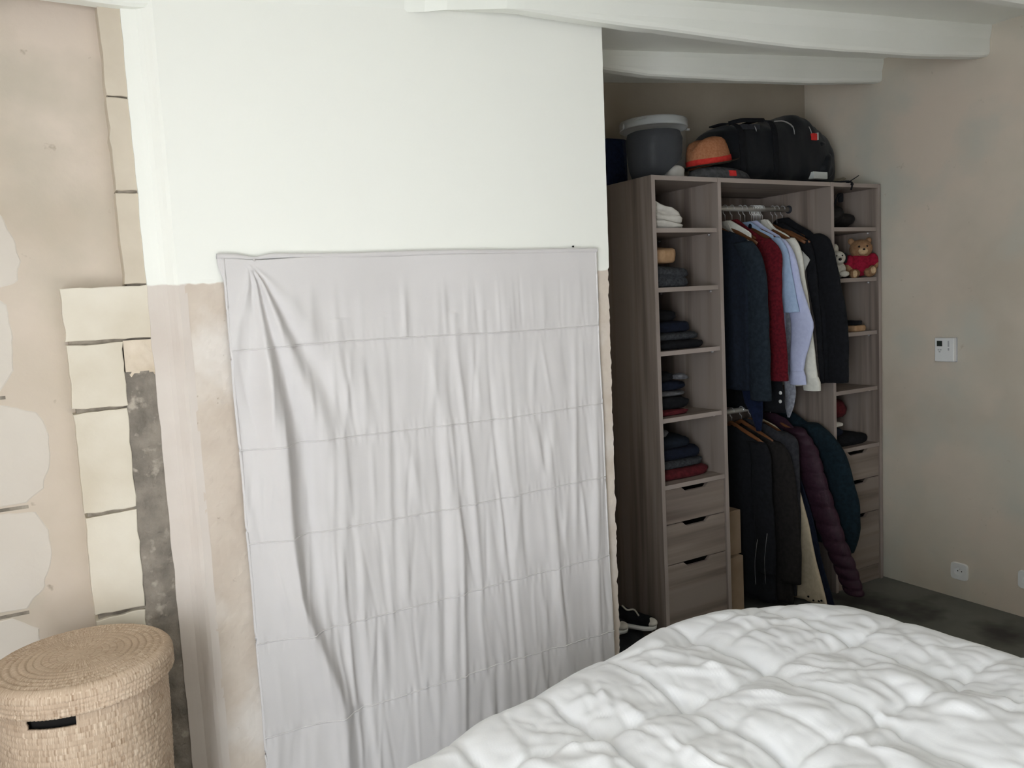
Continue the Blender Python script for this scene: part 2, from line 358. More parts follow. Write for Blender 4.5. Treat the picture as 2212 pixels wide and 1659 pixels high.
# rounded corner between pier and partition
prof = [(-1.968, YL+.02), (-1.966, YQ-.002), (-1.945, YQ-.004), (-1.932, YQ-.006), (-1.922, -.458), (-1.914, -.466), (-1.907, -.474), (-1.899, -.4805), (-1.88, -.4805), (-1.88, YL+.02)]
def corner_ring(z): return [(x+(.003*N(z*14, 2) if i < 2 else .0015*N(z*9, i)), y, z) for i, (x, y) in enumerate(prof)]
v, f = loft([corner_ring(lerp(-.02, 2.42, k/160)) for k in range(161)]); o = struct(obj('trim_4', v, f, M['corner'], smooth=False))
# partition wall: white paint above, bare plaster below, broken right edge
def edge_x(z):
    b = lerp(-.618, -.590, clamp(z/2.35))
    rough = (.006*fbm(z*22, 5)+.004*N(z*60, 1)) if z < 1.61 else .001*N(z*20, 1)
    return b+rough+(0.004 if z > 1.61 else 0)
mb = MB(); nz = 300
def pw(u, w):
    z = lerp(-.02, 2.42, w); x = lerp(-1.885, edge_x(z), u)
    return (x, YP+(.0012*fbm(x*9, z*9, 2)+.0012*fbm(x*45, z*45, 5) if z < 1.607 else 0), z)
v, f = grid(150, nz, pw); mb.add(v, f)
v, f = grid(4, nz, lambda u, w: (edge_x(lerp(-.02, 2.42, w))-(.002*u), lerp(YP, YB, u), lerp(-.02, 2.42, w))); mb.add(v, f)
mb.add(*boxv(-1.885, -.64, YP+.01, YB, -.02, 2.42))  # unseen depth filled solid to darken the wardrobe's left side
struct(mb.obj('wall_partition', M['partition'], smooth=False))
struct(box('dark_strip_partition', -1.80, -.66, YP-.012, YP, 0, .185, M['dark'], bev=.002))  # near-black strip along the partition foot, below the cloth
# beams
def beam(name, path, th, htop):
    """path: (x, yfront, zbottom)"""
    rings = []
    tab_y = [(p[0], p[1]) for p in path]; tab_z = [(p[0], p[2]) for p in path]
    x0, x1 = path[0][0], path[-1][0]; n = 90
    for k in range(n+1):
        x = lerp(x0, x1, k/n); y = sinterp(tab_y, x)+.001*N(x*5, 1); z = interp(tab_z, x)+.0015*N(x*7, 8)
        zt = ceil_z(x)+.03
        w = .0
        rings.append([(x, y+.012, z), (x, y+th-.008, z+.002*N(x*9, 3)), (x, y+th, z+.008), (x, y+th, zt), (x, y-.01, zt), (x, y-.008, zt-.05), (x, y, zt-.085), (x, y, z+.018), (x, y+.004, z+.006)])
    v, f = loft(rings); return struct(obj(name, v, f, M['white'], smooth=False))
beam('trim_1', [(XW, -.479, 2.275), (-1.95, -.479, 2.25), (-1.25, -.478, 2.325), (-1.1, -.525, 2.344), (-.93, -.555, 2.349), (-.64, -.555, 2.348), (-.36, -.553, 2.355), (-.05, -.55, 2.36), (.264, -.545, 2.371), (.62, -.54, 2.394), (.98, -.53, 2.42), (1.42, -.522, 2.462), (1.478, -.521, 2.472)], .056, .1)
beam('trim_2', [(-.75, -.008, 2.40), (-.225, -.008, 2.394), (.0, -.008, 2.389), (.517, -.006, 2.414), (.96, -.004, 2.443), (1.478, 0., 2.492)], .055, .1)
beam('trim_3', [(XW, -1.01, 2.17), (-1, -1.005, 2.365), (.3, -1.005, 2.43), (.56, -1.005, 2.439), (.93, -1.005, 2.453), (1.478, -1.005, 2.49)], .055, .1)

# ------------------------------------------------------------------ hanging white cloth
cl = thing('wall_cloth', 'ruched white cotton cloth hung over the lower partition wall', 'cloth', (-1.23, YP-.02, .2))
CX0, CX1, CZ1, CZ0 = -1.793, -.655, 1.664, .205
CW = CX1-CX0; CH = CZ1-CZ0
seams = [1.434, 1.178, .936, .675, .425]
rnd = random.Random(3)
bands = []
for b in range(6):
    L = []
    for k in range(60):
        L.append((rnd.uniform(-.02, CW+.02), rnd.uniform(.005, .016), rnd.uniform(-.8, 1.0), rnd.uniform(-.05, .05)*(1 if b else .3), rnd.uniform(0, 1)))
    bands.append(L)
longf = [(rnd.uniform(.1, CW), rnd.uniform(.008, .022), rnd.uniform(-.007, .009), rnd.uniform(.2, 1.1), rnd.uniform(.5, 1.6)) for _ in range(60)]
foldline = [(.44, .246), (.614, .193), (.781, .143), (.946, .137), (1.131, .139), (1.314, .136), (1.507, .122), (1.66, .07)]
def seam_z(s, u): return seams[s]+(.004*math.sin(u*5+s))
def cloth_off(u, z):
    zt = 1.66; d = .012
    b = 0
    for s in range(5):
        if z < seam_z(s, u): b = s+1
    top = CZ1 if b == 0 else seam_z(b-1, u); bot = CZ0 if b == 5 else seam_z(b, u)
    t = clamp((top-z)/max(.01, top-bot))
    env = math.sin(PI*clamp(t))**.5 if b not in (0, 5) else (sstep(.15, .9, t) if b == 0 else .5+.5*t)
    for (c, w, a, dr, ph) in bands[b]:
        x = u-c-dr*(t-.5)*.8
        if abs(x) < 3*w: d += a*.0050*math.exp(-(x/w)**2)*env*(.4+.6*math.sin(PI*clamp(t*.8+.2*ph))**2)
    if z < 1.5:
        for (c, w, a, z0, ln) in longf:
            q = (z-z0+ln/2)/ln
            if 0 < q < 1:
                x = u-c-.02*math.sin(z*3+c*9)
                if abs(x) < 3*w: d += a*.95*math.exp(-(x/w)**2)*math.sin(PI*q)
    # gathers at the seams
    for s in range(5):
        dz = z-seam_z(s, u)
        if abs(dz) < .06:
            k = math.exp(-(dz/.022)**2)
            d += .0030*k*N(u*95, s*3.3, z*6)*(.5 if s == 0 else 1) - .0012*math.exp(-(dz/.005)**2)
    # fan of folds from the pin at the upper left
    px, pz = .072, 1.655
    dx, dz = u-px, pz-z
    r = math.hypot(dx, dz)
    if dz > -.004 and r < .75:
        phi = math.atan2(dx, dz)
        fall = sstep(0, .05, r)*(1-sstep(.24, .7, r))
        fan = 0
        for (p0, w, a) in ((-.30, .10, .012), (.03, .07, .017), (.30, .085, .02), (.62, .14, .006)):
            fan += a*math.exp(-((phi-p0)/w)**2)
        for (p0, w, a) in ((-.12, .05, -.004), (.15, .05, -.008), (.46, .07, -.006)):
            fan += a*math.exp(-((phi-p0)/w)**2)
        d += fan*fall*(.5+min(1, r*2.5))
    # one long fold running down from the pin
    lx = interp(foldline, z); e = u-lx
    k = sstep(1.64, 1.3, z)*(1-.4*sstep(.6, .3, z))
    d += .034*k*(math.exp(-((e+.035)/.05)**2) if e < -.035 else math.exp(-((e+.035)/.024)**2)) - .006*k*math.exp(-((e-.03)/.03)**2)
    # lower part stands a little away from the wall
    d += .012*sstep(1.3, .3, z)
    # left border droops at the top corner
    d += .006*N(u*3, z*2, 5)
    return max(.004, d)
def cloth_pt(su, sv):
    u = su*CW; z = CZ1-sv*CH
    z2 = z
    if sv > .97: z2 = z+.012*N(u*9, 2)*((sv-.97)/.03)
    sag = 0
    left = .004*N(z*4, 3)
    rightx = -.004*N(z*4, 9)+lerp(-.002, 0, sv)+(.0 if z > 1.2 else .0)
    left -= .014*sstep(1.585, 1.66, z)
    x = CX0+u+left*(1-su)**6+rightx*su**6
    hang = -.010*sstep(0, .12, su)*(1-sstep(.0, .22, su))*(1-sstep(0, .02, sv))
    return (x, YP-.004-cloth_off(u, z), z2+hang)
v, f = grid(330, 430, cloth_pt)
o = obj('cloth', v, f, M['cloth'], cl); sm = o.modifiers.new('solid', 'SOLIDIFY'); sm.thickness = .0015; sm.offset = 1
# sewn seam cords, top hem pocket, hem piping, pins
for s in range(5):
    pts = []
    for k in range(221):
        u = k/220*CW; z = seam_z(s, u); y = YP-.004-cloth_off(u, z)
        pts.append((CX0+u, y-.0012, z+.0012*N(u*80, s)))
    v, f = tube(pts, .0019, 6); obj('gathered_seam', v, f, M['cloth'], cl)
def hem(u, w):
    x = lerp(CX0-.013, CX1+.004, u); a = w*2*PI
    r = .0075+.0014*N(x*14, 2)
    sq = 1-.35*math.exp(-((x-CX0-.075)/.03)**2)
    return (x, YP-.011-.008*math.cos(a)*sq, 1.668+r*math.sin(a)*sq+.003*N(x*3, 7)-.006*math.exp(-((x-CX0-.075)/.03)**2))
v, f = grid(160, 14, hem); obj('top_hem', v, f, M['cloth'], cl)
v, f = tube([(CX0+.001+.004*N((CZ1-k/120*CH)*4, 3), YP-.005-cloth_off(0, CZ1-k/120*CH)*.8, CZ1-k/120*CH) for k in range(121)], .004, 8); obj('side_hem', v, f, M['cloth'], cl)
v, f = tube([(CX1-.001-.004*N((CZ1-k/120*CH)*4, 9), YP-.005-cloth_off(CW, CZ1-k/120*CH)*.8, CZ1-k/120*CH) for k in range(121)], .0035, 8); obj('side_hem', v, f, M['cloth'], cl)
for px, pz in ((-1.721, 1.657), (-.737, 1.681)):
    v, f = sphere((px, YP-.03 if px < -1 else YP-.008, pz), (.003, .004, .003), None, 2); nl = obj('nail', v, f, M['cloth' if px < -1 else 'hole'], cl)
    v, f = tube([(px, YP, pz), (px, YP-.03 if px < -1 else YP-.008, pz)], .0012, 6); obj('shaft', v, f, M['silver'], nl)

# ------------------------------------------------------------------ laundry basket
BC = (-2.192, -.655); BH = .766
bk = thing('laundry_basket', 'tall round woven straw laundry basket with a coiled lid', 'basket', (BC[0], BC[1], 0))
nth, nrow = 420, 214
hole_a = 246/180*PI; hole_w = .285; hz0, hz1 = .730, .7545
v = []; f = []
def brad(z): return interp([(0, .138), (.1, .145), (.4, .156), (.62, .163), (.77, .166)], z)
for k in range(nrow+1):
    z = BH*k/nrow
    row = z/.0125; ph = math.floor(row) % 2
    for i in range(nth):
        a = 2*PI*i/nth
        bump = .0026*abs(math.sin(PI*row))**.6*(1+.22*math.sin(a*105+ph*2.1)) + .0012*N(math.cos(a)*26, math.sin(a)*26, math.floor(row)*3.7)
        r = brad(z)+bump+.002*N(math.cos(a)*2, math.sin(a)*2, z*4)
        v.append((BC[0]+r*math.cos(a), BC[1]+r*math.sin(a), z))
for k in range(nrow):
    zc = BH*(k+.5)/nrow
    for i in range(nth):
        a = 2*PI*(i+.5)/nth; da = (a-hole_a+PI) % (2*PI)-PI
        if abs(da) < hole_w and hz0 < zc < hz1: continue
        j = (i+1) % nth
        f.append((k*nth+i, k*nth+j, (k+1)*nth+j, (k+1)*nth+i))
f.append(tuple(range(nth))[::-1])
o = obj('body', v, f, M['basket'], bk); sm = o.modifiers.new('solid', 'SOLIDIFY'); sm.thickness = .006; sm.offset = -1
v, f = lathe([(.001, .02), (.1, .02), (.13, .021), (.134, .06), (.148, .5), (.154, .755)], 48, (BC[0], BC[1], 0)); obj('dark_inner_wall', v, f, M['dark'], bk)  # inner wall coloured near black as the shade behind the handle hole
prof = []
for k in range(0, 121):
    r = .168*k/120; prof.append((max(r, .0005), min(.815, .808+.005*(1-(r/.17)**2)+.0046*abs(math.sin(PI*r/.0146))**.6)))
prof += [(.173, .810), (.177, .807), (.1805, .802), (.182, .796)]
nsk = 30
for k in range(1, nsk+1):
    z = lerp(.796, .757, k/nsk); prof.append((.1815-.0005*k/nsk+.0016*abs(math.sin(PI*(z-.757)/.0100)), z))
prof += [(.176, .756), (.172, .758), (.170, .79)]
def lidmod(k, a):
    return (.0012*math.sin(a*150+math.floor(k/8)*1.7)+.0010*N(math.cos(a)*70, math.sin(a)*70, k*.4)) if k > 122 else 0
v, f = lathe(prof, 420, (BC[0], BC[1], 0), mod=lidmod)
v = [(x, y, z+(.0006*N(x*70, y*70)+.0004*N(x*160, y*160, 3) if i < 121*420 else 0)) for i, (x, y, z) in enumerate(v)]
obj('lid', v, f, M['basket'], bk)

# ------------------------------------------------------------------ bed
bed = thing('bed', 'low double bed under the white quilted duvet', 'bed', (-.98, -2.2, 0))
o = box('mattress', -1.64, -.32, -3.38, -1.24, .33, .495, M['mattress'], bed, .03)
o = box('bed_base', -1.62, -.34, -3.36, -1.26, .09, .325, M['darkbase'], bed, .01)
for sx in (-1.55, -.41):
    for sy in (-3.28, -1.35):
        v, f = lathe([(.0005, 0), (.022, 0), (.026, .005), (.03, .09), (.0005, .09)], 16, (sx, sy, 0)); obj('leg', v, f, M['dark'], bed)
dv = thing('duvet', 'white quilted duvet with stitched squares spread over the bed', 'duvet', (-.98, -2.2, .52))
farY = [(-1.80, -1.24), (-1.72, -1.12), (-1.63, -1.06), (-1.37, -.975), (-1.02, -.90), (-.75, -.835), (-.62, -.845), (-.50, -.875), (-.40, -.93), (-.30, -1.01), (-.20, -1.13), (-.16, -1.28)]
def rightX(y): return interp([(-3.5, -.10), (-1.9, -.12), (-1.6, -.15), (-1.35, -.18), (-1.1, -.22), (-.8, -.34)], y)
def leftX(y): return interp([(-3.5, -1.82), (-1.4, -1.79), (-1.2, -1.72)], y)
xs = [-1.78, -1.53, -1.278, -1.03, -.766, -.475, -.20, .05]
ys = [-3.46, -3.18, -2.9, -2.62, -2.36, -2.10, -1.84, -1.57, -1.285, -1.01, -.74]
def cell(tab, x):
    for i in range(len(tab)-1):
        if x < tab[i+1]: return i, clamp((x-tab[i])/(tab[i+1]-tab[i]))
    return len(tab)-2, 1.
wr = random.Random(21)
wrinkles = []
for _ in range(150):
    a = wr.gauss(1.9, .6); wrinkles.append((wr.uniform(-1.75, -.2), wr.uniform(-2.1, -.95), math.cos(a), math.sin(a), wr.uniform(.05, .14), wr.uniform(.007, .018), wr.choice((-1, 1, 1))*wr.uniform(.003, .009)))
def duvet_h(x, y):
    wx = x+.016*N(y*5, x*3)+.006*N(y*14, x*5, 2); wy = y+.03*N(x*4, y*2, 4)+.010*N(x*11, y*6, 1)
    i, tx = cell(xs, wx); j, ty = cell(ys, wy)
    # pillow of each stitched square, leaning over its right-hand seam
    sx_ = tx**.85; px_ = max(0, 1-abs(2*sx_-1)**2.6); py_ = max(0, 1-abs(2*ty-1)**3.2)
    h = .034*px_**.75*(.5+.5*py_**.6)
    h += .010*math.exp(-((tx-.9)/.06)**2)*py_
    h -= .009*math.exp(-(min(tx, 1-tx)*.26/.009)**2)
    h -= .006*math.exp(-(min(ty, 1-ty)*.27/.012)**2)
    for (cx, cy, dx, dy, l, w, a) in wrinkles:
        ex, ey = x-cx, y-cy
        if abs(ex) > .25 or abs(ey) > .25: continue
        al = ex*dx+ey*dy; ac = -ex*dy+ey*dx+.15*al*al/l*.5
        if abs(al) < 2*l and abs(ac) < 3*w: h += a*math.exp(-(al/l)**2-(ac/w)**2)
    h += .014*N(x*5, y*5, 9)+.008*abs(N(x*13, y*8, 3))-.007*abs(N(x*9+3, y*12, 6))+.002*N(x*38, y*30, 7)
    return h
def crumple(x, y):
    wx, wy = x+.03*N(x*6, y*6, 11), y+.03*N(x*6, y*6, 15)
    h = 0
    for sc, tl, cr in ((4.6, .10, .007), (11, .045, .0022)):
        p = Vector((wx*sc, wy*sc*.8, 3.3)); ds, ps = mn.voronoi(p)
        q = Vector(ps[0]); gap = ds[1]-ds[0]; wgt = sstep(0, .35, gap)
        tv = tl*mn.noise(q*3.1), tl*mn.noise(q*2.7+Vector((9, 4, 1)))
        h += ((p.x-q.x)*tv[0]*1.6+(p.y-q.y)*tv[1])/sc*2.2*wgt - cr*math.exp(-(gap/.10)**2)
    return h
def duvet_pt(s, t):
    x = lerp(-1.80, -.16, s); y1 = sinterp(farY, x)
    y = lerp(-3.46, y1, t)
    xl, xr = leftX(y), rightX(y)
    x = lerp(xl, xr, s)
    y1 = sinterp(farY, x); y = lerp(-3.46, y1, t)
    d = min((x-xl), (xr-x), (y1-y)*.85)
    # soft minimum so the corners are round
    k = 1/(1/max(x-xl, 1e-3)**4+1/max(xr-x, 1e-3)**4+1/max((y1-y)*.9, 1e-3)**4)**.25
    r = .115; q = clamp(k/r); drop = r*(1-math.sqrt(max(0, 1-(1-q)**2)))
    return (x, y, .594-drop+(duvet_h(x, y)+crumple(x, y)*sstep(.02, .2, k))*(.25+.75*sstep(.0, .28, k))*sstep(0, .9, q)+.012*(1-sstep(.0, .28, k)))
nu, nv = 250, 380
tt = [1-(1-k/nv)**1.0 for k in range(nv+1)]
v, f = grid(nu, nv, lambda s, t: duvet_pt(s, t))
# hanging border all round
w1 = nu+1
edge = [j*w1 for j in range(nv, -1, -1)][::-1]
loop = [i for i in range(w1)]+[j*w1+nu for j in range(1, nv+1)]+[nv*w1+i for i in range(nu-1, -1, -1)]+[j*w1 for j in range(nv-1, 0, -1)]
prev = loop; c = Vector((-.98, -2.2, 0))
for s, dz in ((1, -.05), (2, -.12), (3, -.19)):
    cur = []
    for n_, i in enumerate(loop):
        p = Vector(v[i]); d = (p-c); d.z = 0; d.normalize()
        v.append((p.x+d.x*.008*s+.008*s*N(n_*.06, s), p.y+d.y*.008*s+.008*s*N(n_*.06, s, 5), p.z+dz)); cur.append(len(v)-1)
    L = len(loop)
    f += [(prev[a], prev[(a+1) % L], cur[(a+1) % L], cur[a]) for a in range(L)]
    prev = cur
obj('quilted_cover', v, f, M['duvet'], dv)

# ------------------------------------------------------------------ wardrobe
WD = .448; PT = .019; MX1, MX2, WW = .365, 1.0914, 1.4578
wa = thing('wardrobe', 'open grey oak wardrobe with shelves, drawers and two hanging rails', 'wardrobe', (.73, .22, 0))
def panel(name, x0, x1, z0, z1, y0=0, y1=WD, mat='woodv', bev=.001, parent=wa): return box(name, x0, x1, y0, y1, z0, z1, M[mat], parent, bev)
for x0 in (0, MX1, MX2, WW-PT):
    p = panel('upright_panel', x0, x0+PT, 0, 2.0, .0008)
    box('edge_band', x0, x0+PT, -.0008, .001, 0, 2.0, M['edge'], p, .0006)
for x0, x1 in ((PT, MX1), (MX1+PT, MX2), (MX2+PT, WW-PT)):
    p = panel('top_board', x0, x1, 1.981, 2.0, .003, WD, 'woodh'); box('edge_band', x0, x1, .0022, .0034, 1.981, 2.0, M['edge'], p, .0004)
    panel('back_board', x0, x1, .06, 1.981, WD-.008, WD-.001, 'woodv', 0)
def shelf(x0, x1, z):
    p = panel('shelf', x0, x1, z-PT, z, .012, WD-.008, 'woodh'); box('edge_band', x0, x1, .0112, .0124, z-PT, z, M['edge'], p, .0004)
    for px, dx in ((x0, .008), (x1, -.008)):
        for y in (.055, .38):
            v, f = tube([(px, y, z-PT-.006), (px+dx, y, z-PT-.006)], .0045, 10); obj('shelf_peg', v, f, M['chrome'], p)
SH = [1.7889, 1.5449, 1.2797, .9965]
for z in SH: shelf(PT, MX1, z); shelf(MX2+PT, WW-PT, z+(.002 if z > 1 else .004))
def drawers(x0, x1):
    p = panel('drawer_cabinet_top', x0, x1, .713-PT, .713, .004, WD-.008, 'woodh'); box('edge_band', x0, x1, .0032, .0044, .713-PT, .713, M['edge'], p, .0004)
    g = .003; c = (x0+x1)/2
    for zt, zb in ((.6925, .5435), (.5395, .3665), (.3625, .083)):
        a, b = x0+g, x1-g; d = .019
        pr = [(a, zb), (b, zb), (b, zt), (c+.078, zt), (c+.055, zt-d), (c-.055, zt-d), (c-.078, zt), (a, zt)]
        rings = [[(x, y, z) for x, z in pr] for y in (.022, .006)]
        v, f = loft(rings); dr = bevel(obj('drawer', v, f, M['woodh'], wa, False), .0012)
        mb = MB(); mb.add(*boxv(a+.01, a+.02, .0225, .40, zb+.01, zt-.04)); mb.add(*boxv(b-.02, b-.01, .0225, .40, zb+.01, zt-.04)); mb.add(*boxv(a+.02, b-.02, .0225, .40, zb+.01, zb+.018)); mb.add(*boxv(a+.02, b-.02, .392, .40, zb+.018, zt-.04))
        mb.obj('drawer_box', M['dark'], dr, smooth=False)
    panel('plinth', x0, x1, 0, .079, .012, .03, 'woodh')
drawers(PT, MX1); drawers(MX2+PT, WW-PT)
panel('filler_strip', WW, XR-.001, 0, 1.985, .012, .03, 'woodv')
RY = .25; RZ1, RZ2 = 1.903, .937
for z in (RZ1, RZ2):
    v, f = tube([(MX1+PT, RY, z), (MX2, RY, z)], .0125, 16); rd = obj('hanging_rail', v, f, M['rail'], wa)
    for x, s in ((MX1+PT, 1), (MX2, -1)):
        v, f = lathe([(.0005, 0), (.020, 0), (.020, .003), (.015, .005), (.015, .010), (.0005, .010)], 20)
        v = [(x+s*q[2], RY+q[0], z+q[1]) for q in v]; obj('rail_socket', v, f, M['bagflap'], rd)

# ------------------------------------------------------------------ hangers and clothes
def hanger(x, z, white=False, name='clothes_hanger', label='', tilt=0., spread=.195, drop=.092):
    r = thing(name, label, 'hanger', (x, RY, z), 'hangers on the upper rail' if z > 1.5 else 'hangers on the lower rail')
    hk = [(x, RY+.0165*math.cos(a), z+.0165*math.sin(a)+.0) for a in [PI*1.05-k*(PI*1.25)/14 for k in range(15)]]
    last = hk[-1]
    path = hk+[(x, RY+.010, z-.022), (x, RY, z-.030), (x, RY, z-(.076 if z > 1.5 else .052))]
    v, f = tube(path, .0026 if white else .0022, 8); obj('hook', v, f, M['whiteplastic'] if white else M['chrome'], r)
    zz = z-(.079 if z > 1.5 else .055)
    pts = [(x+.004*math.sin(3*t), RY+t*spread, zz-drop*abs(t)**.95*1.0-.008*abs(t)**4) for t in [k/8-1 for k in range(17)]]
    v, f = tube(pts, lambda t: .0085*(1-.35*abs(2*t-1)**3), 10, flat=(.7, 1.25) if not white else (.55, .8))
    obj('shoulder_bar', v, f, M['whiteplastic'] if white else M['hangwood'], r)
    return r
ordn = ['first', 'second', 'third', 'fourth', 'fifth', 'sixth', 'seventh', 'eighth', 'ninth', 'tenth', 'eleventh', 'twelfth']
for i, x in enumerate([.585, .655, .70, .755, .785, .83, .905, .975, 1.005, 1.045]):
    hanger(x, RZ1, False, label='brown wooden hanger with steel hook, %s wooden one from the left on the upper rail' % ordn[i])
for i, x in enumerate([.843, .853, .863, .874, .884, .893]):
    hanger(x, RZ1, True, label='thin white plastic hanger, %s of the six white hangers on the upper rail' % ordn[i], spread=.15, drop=.10)
for i, x in enumerate([.665, .73, .79, .845, .93, 1.005]):
    hanger(x, RZ2, False, label='wooden coat hanger, %s from the left on the lower rail' % ordn[i], drop=.07)

def body(name, x, top, rows, mat, parent, th=.03, n=36, nz=46, seed=0, fold=.004, ff=7, ex=.55):
    """hanging garment body: rows = (z, y_front, y_back, thickness factor)"""
    zt, zb = rows[0][0], rows[-1][0]; rings = []
    tf = [(-r[0], r[1]) for r in rows]; tb = [(-r[0], r[2]) for r in rows]; tk = [(-r[0], r[3]) for r in rows]
    for k in range(nz+1):
        q = k/nz; z = lerp(zt, zb, q**1.15)
        yf, yb, t = interp(tf, -z), interp(tb, -z), interp(tk, -z)
        ring = []
        for i in range(n):
            a = 2*PI*i/n; cy, sx = sgn(math.cos(a), ex+.25), sgn(math.sin(a), ex)
            y = (yf+yb)/2+(yf-yb)/2*cy
            fw = sstep(.05, .6, q)
            xx = x+th*t*.5*sx+fold*fw*math.sin(y*ff*9+seed+2*N(z*2, seed))*(.4+.6*abs(sx))+.002*N(y*22, z*14, seed)
            ring.append((xx, y+.004*N(z*5, seed, sx)*fw, z+.004*N(y*18, seed)*(1 if k == nz else 0)))
        rings.append(ring)
    v, f = loft(rings); return obj(name, v, f, mat, parent)
def sleeve(name, path, wy, tx, mat, parent, seed=0, n=20, nz=34, wr=.004, quilt=0.):
    """path: list of (x,y,z); wy: list of half-widths along y; tx: half-thickness in x"""
    P = smooth_path(path, nz); m = len(wy); rings = []
    for k, p in enumerate(P):
        t = k/nz; w = interp([(i/(m-1), wy[i]) for i in range(m)], t); h = tx*(w/max(wy))**.5
        if quilt: q = abs(math.sin(PI*quilt*t))**.6; w *= .90+.12*q; h *= .72+.34*q
        if k == 0: w *= .55; h *= .5
        ring = []
        for i in range(n):
            a = 2*PI*i/n; g = 1+wr*22*N(math.cos(a)*1.3+seed, math.sin(a)*1.3, p.z*13)
            ring.append((p.x+h*g*math.sin(a), p.y+w*g*math.cos(a), p.z+.006*math.sin(a)*(1 if 0 < k < nz else .3)))
        rings.append(ring)
    v, f = loft(rings); return obj(name, v, f, mat, parent)
def collar(x, z, mat, parent, w=.055, h=.03):
    rings = []
    for k in range(4):
        zz = z+h*k/3; q = 1-.25*k/3
        rings.append([(x+.014*q*math.cos(2*PI*i/20), RY+w*q*math.sin(2*PI*i/20), zz+.006*math.sin(2*PI*i/20)) for i in range(20)])
    v, f = loft(rings, False, False); o = obj('collar', v, f, mat, parent); s = o.modifiers.new('solid', 'SOLIDIFY'); s.thickness = .003; return o
def garment(name, label, cat, x, mat, shoulder, hem_z, front, th=.034, slv=None, col=None, seed=0, backy=.435, top=1.84, grp='clothes on the upper rail', fold=.006, ff=8):
    """shoulder: (y,z) outline of front shoulder from neck outwards; front: (z,y) list of front edge below"""
    g = thing(name, label, cat, (x, RY, top+.06 if top > 1.5 else top+.04), grp)
    rows = []
    for y, z in shoulder: rows.append((z+(.010 if top > 1.5 else 0), y, min(backy, 2*RY-y), .55 if z > shoulder[-1][0]-1 else 1))
    for z, y in front: rows.append((z, y, backy, 1.0))
    rows.append((hem_z, front[-1][1], backy, 1.0))
    rows[0] = (rows[0][0], RY-.035, RY+.035, .5)
    body('body', x, None, rows, mat, g, th, seed=seed, fold=fold, ff=ff)
    return g
U = 'clothes on the upper rail'; LW_ = 'coats on the lower rail'
# slate jacket at the left end, its near sleeve hanging outside
g = garment('jacket', 'dark slate-blue jacket hanging nearest the left upright, sleeve outermost', 'jacket', .585, M['navy'], [(.21, 1.80), (.12, 1.765), (.05, 1.735)], 1.06, [(1.60, .035), (1.3, .045), (1.06, .05)], .05, seed=1)
sleeve('sleeve', [(.578, .075, 1.735), (.592, .035, 1.66), (.600, .02, 1.5), (.602, .012, 1.25), (.604, .005, 1.017)], [.05, .062, .066, .062, .058], .028, M['slate'], g, 1)
sleeve('sleeve', [(.57, .40, 1.735), (.565, .41, 1.6), (.56, .41, 1.1)], [.03, .03, .028], .02, M['slate'], g, 2)
collar(.575, 1.795, M['navy'], g, .05, .02)
# white shirt behind it, only the collar wing shows
g = garment('shirt', 'white shirt behind the slate jacket, only its pointed collar showing', 'shirt', .655, M['whitecotton'], [(.22, 1.835), (.15, 1.80), (.09, 1.765)], 1.20, [(1.6, .08), (1.2, .085)], .026, seed=3)
v, f = loft([[(.641, .262, 1.842), (.640, .225, 1.845), (.640, .20, 1.80), (.640, .165, 1.762), (.642, .20, 1.79)], [(.646, .262, 1.842), (.645, .225, 1.845), (.645, .20, 1.80), (.645, .165, 1.762), (.647, .20, 1.79)]]); obj('collar', v, f, M['whitecotton'], g, False)
# navy tail below the slate jacket
g = thing('scarf', 'navy blue scarf hanging to a point below the slate jacket', 'scarf', (.66, .1, 1.1), U)
body('tail', .655, None, [(1.60, .06, .12, .7), (1.06, .045, .17, 1), (.99, .046, .155, 1), (.93, .05, .11, 1), (.862, .06, .085, .6)], M['blueblack' if 0 else 'navyblue'] if 'navyblue' in M else M['navy'], g, .018, seed=4, fold=.002)
# red ribbed cardigan
g = garment('cardigan', 'red ribbed knit cardigan between the slate jacket and pale blue shirt', 'cardigan', .70, M['red'], [(.21, 1.84), (.16, 1.80), (.05, 1.735)], 1.12, [(1.62, .02), (1.3, .03), (1.12, .05)], .03, seed=5)
sl_ = sleeve('sleeve', [(.704, .075, 1.745), (.712, .025, 1.67), (.716, .03, 1.48), (.718, .016, 1.25), (.720, .012, 1.135)], [.045, .055, .056, .062, .060], .022, M['red'], g, 5)
sleeve('cuff', [(.720, .012, 1.14), (.720, .011, 1.12), (.720, .010, 1.096)], [.056, .060, .058], .021, M['red'], sl_, 6, nz=10)
# dark coat tail with two pale buttons below it
g = thing('waistcoat', 'black waistcoat with pale buttons showing below the red cardigan', 'waistcoat', (.755, RY, 1.9), U)
body('body', .755, None, [(1.82, .215, .285, .5), (1.74, .11, .39, .8), (1.5, .06, .42, 1), (1.1, .02, .43, 1), (.94, .0, .42, 1)], M['black'], g, .022, seed=7, fold=.003)
for yy, zz in ((.012, 1.035), (.014, .995)):
    v, f = sphere((.742, yy+.004, zz), (.004, .009, .009), None, 2); obj('button', v, f, M['whiteplastic'], g)
# pale blue short-sleeved shirt
g = garment('shirt', 'pale blue short-sleeved shirt right behind the red cardigan', 'shirt', .785, M['bluecotton'], [(.215, 1.83), (.15, 1.785), (.075, 1.752)], 1.25, [(1.62, .07), (1.25, .08)], .024, seed=8)
sleeve('short_sleeve', [(.79, .085, 1.752), (.795, .05, 1.68), (.80, .03, 1.55), (.80, .0, 1.405)], [.035, .045, .047, .05], .017, M['bluecotton'], g, 8)
collar(.785, 1.815, M['bluecotton'], g, .05, .02)
v, f = sphere((.765, .20, 1.815), (.006, .010, .013), None, 2); obj('collar_button', v, f, M['blueblack'], g)
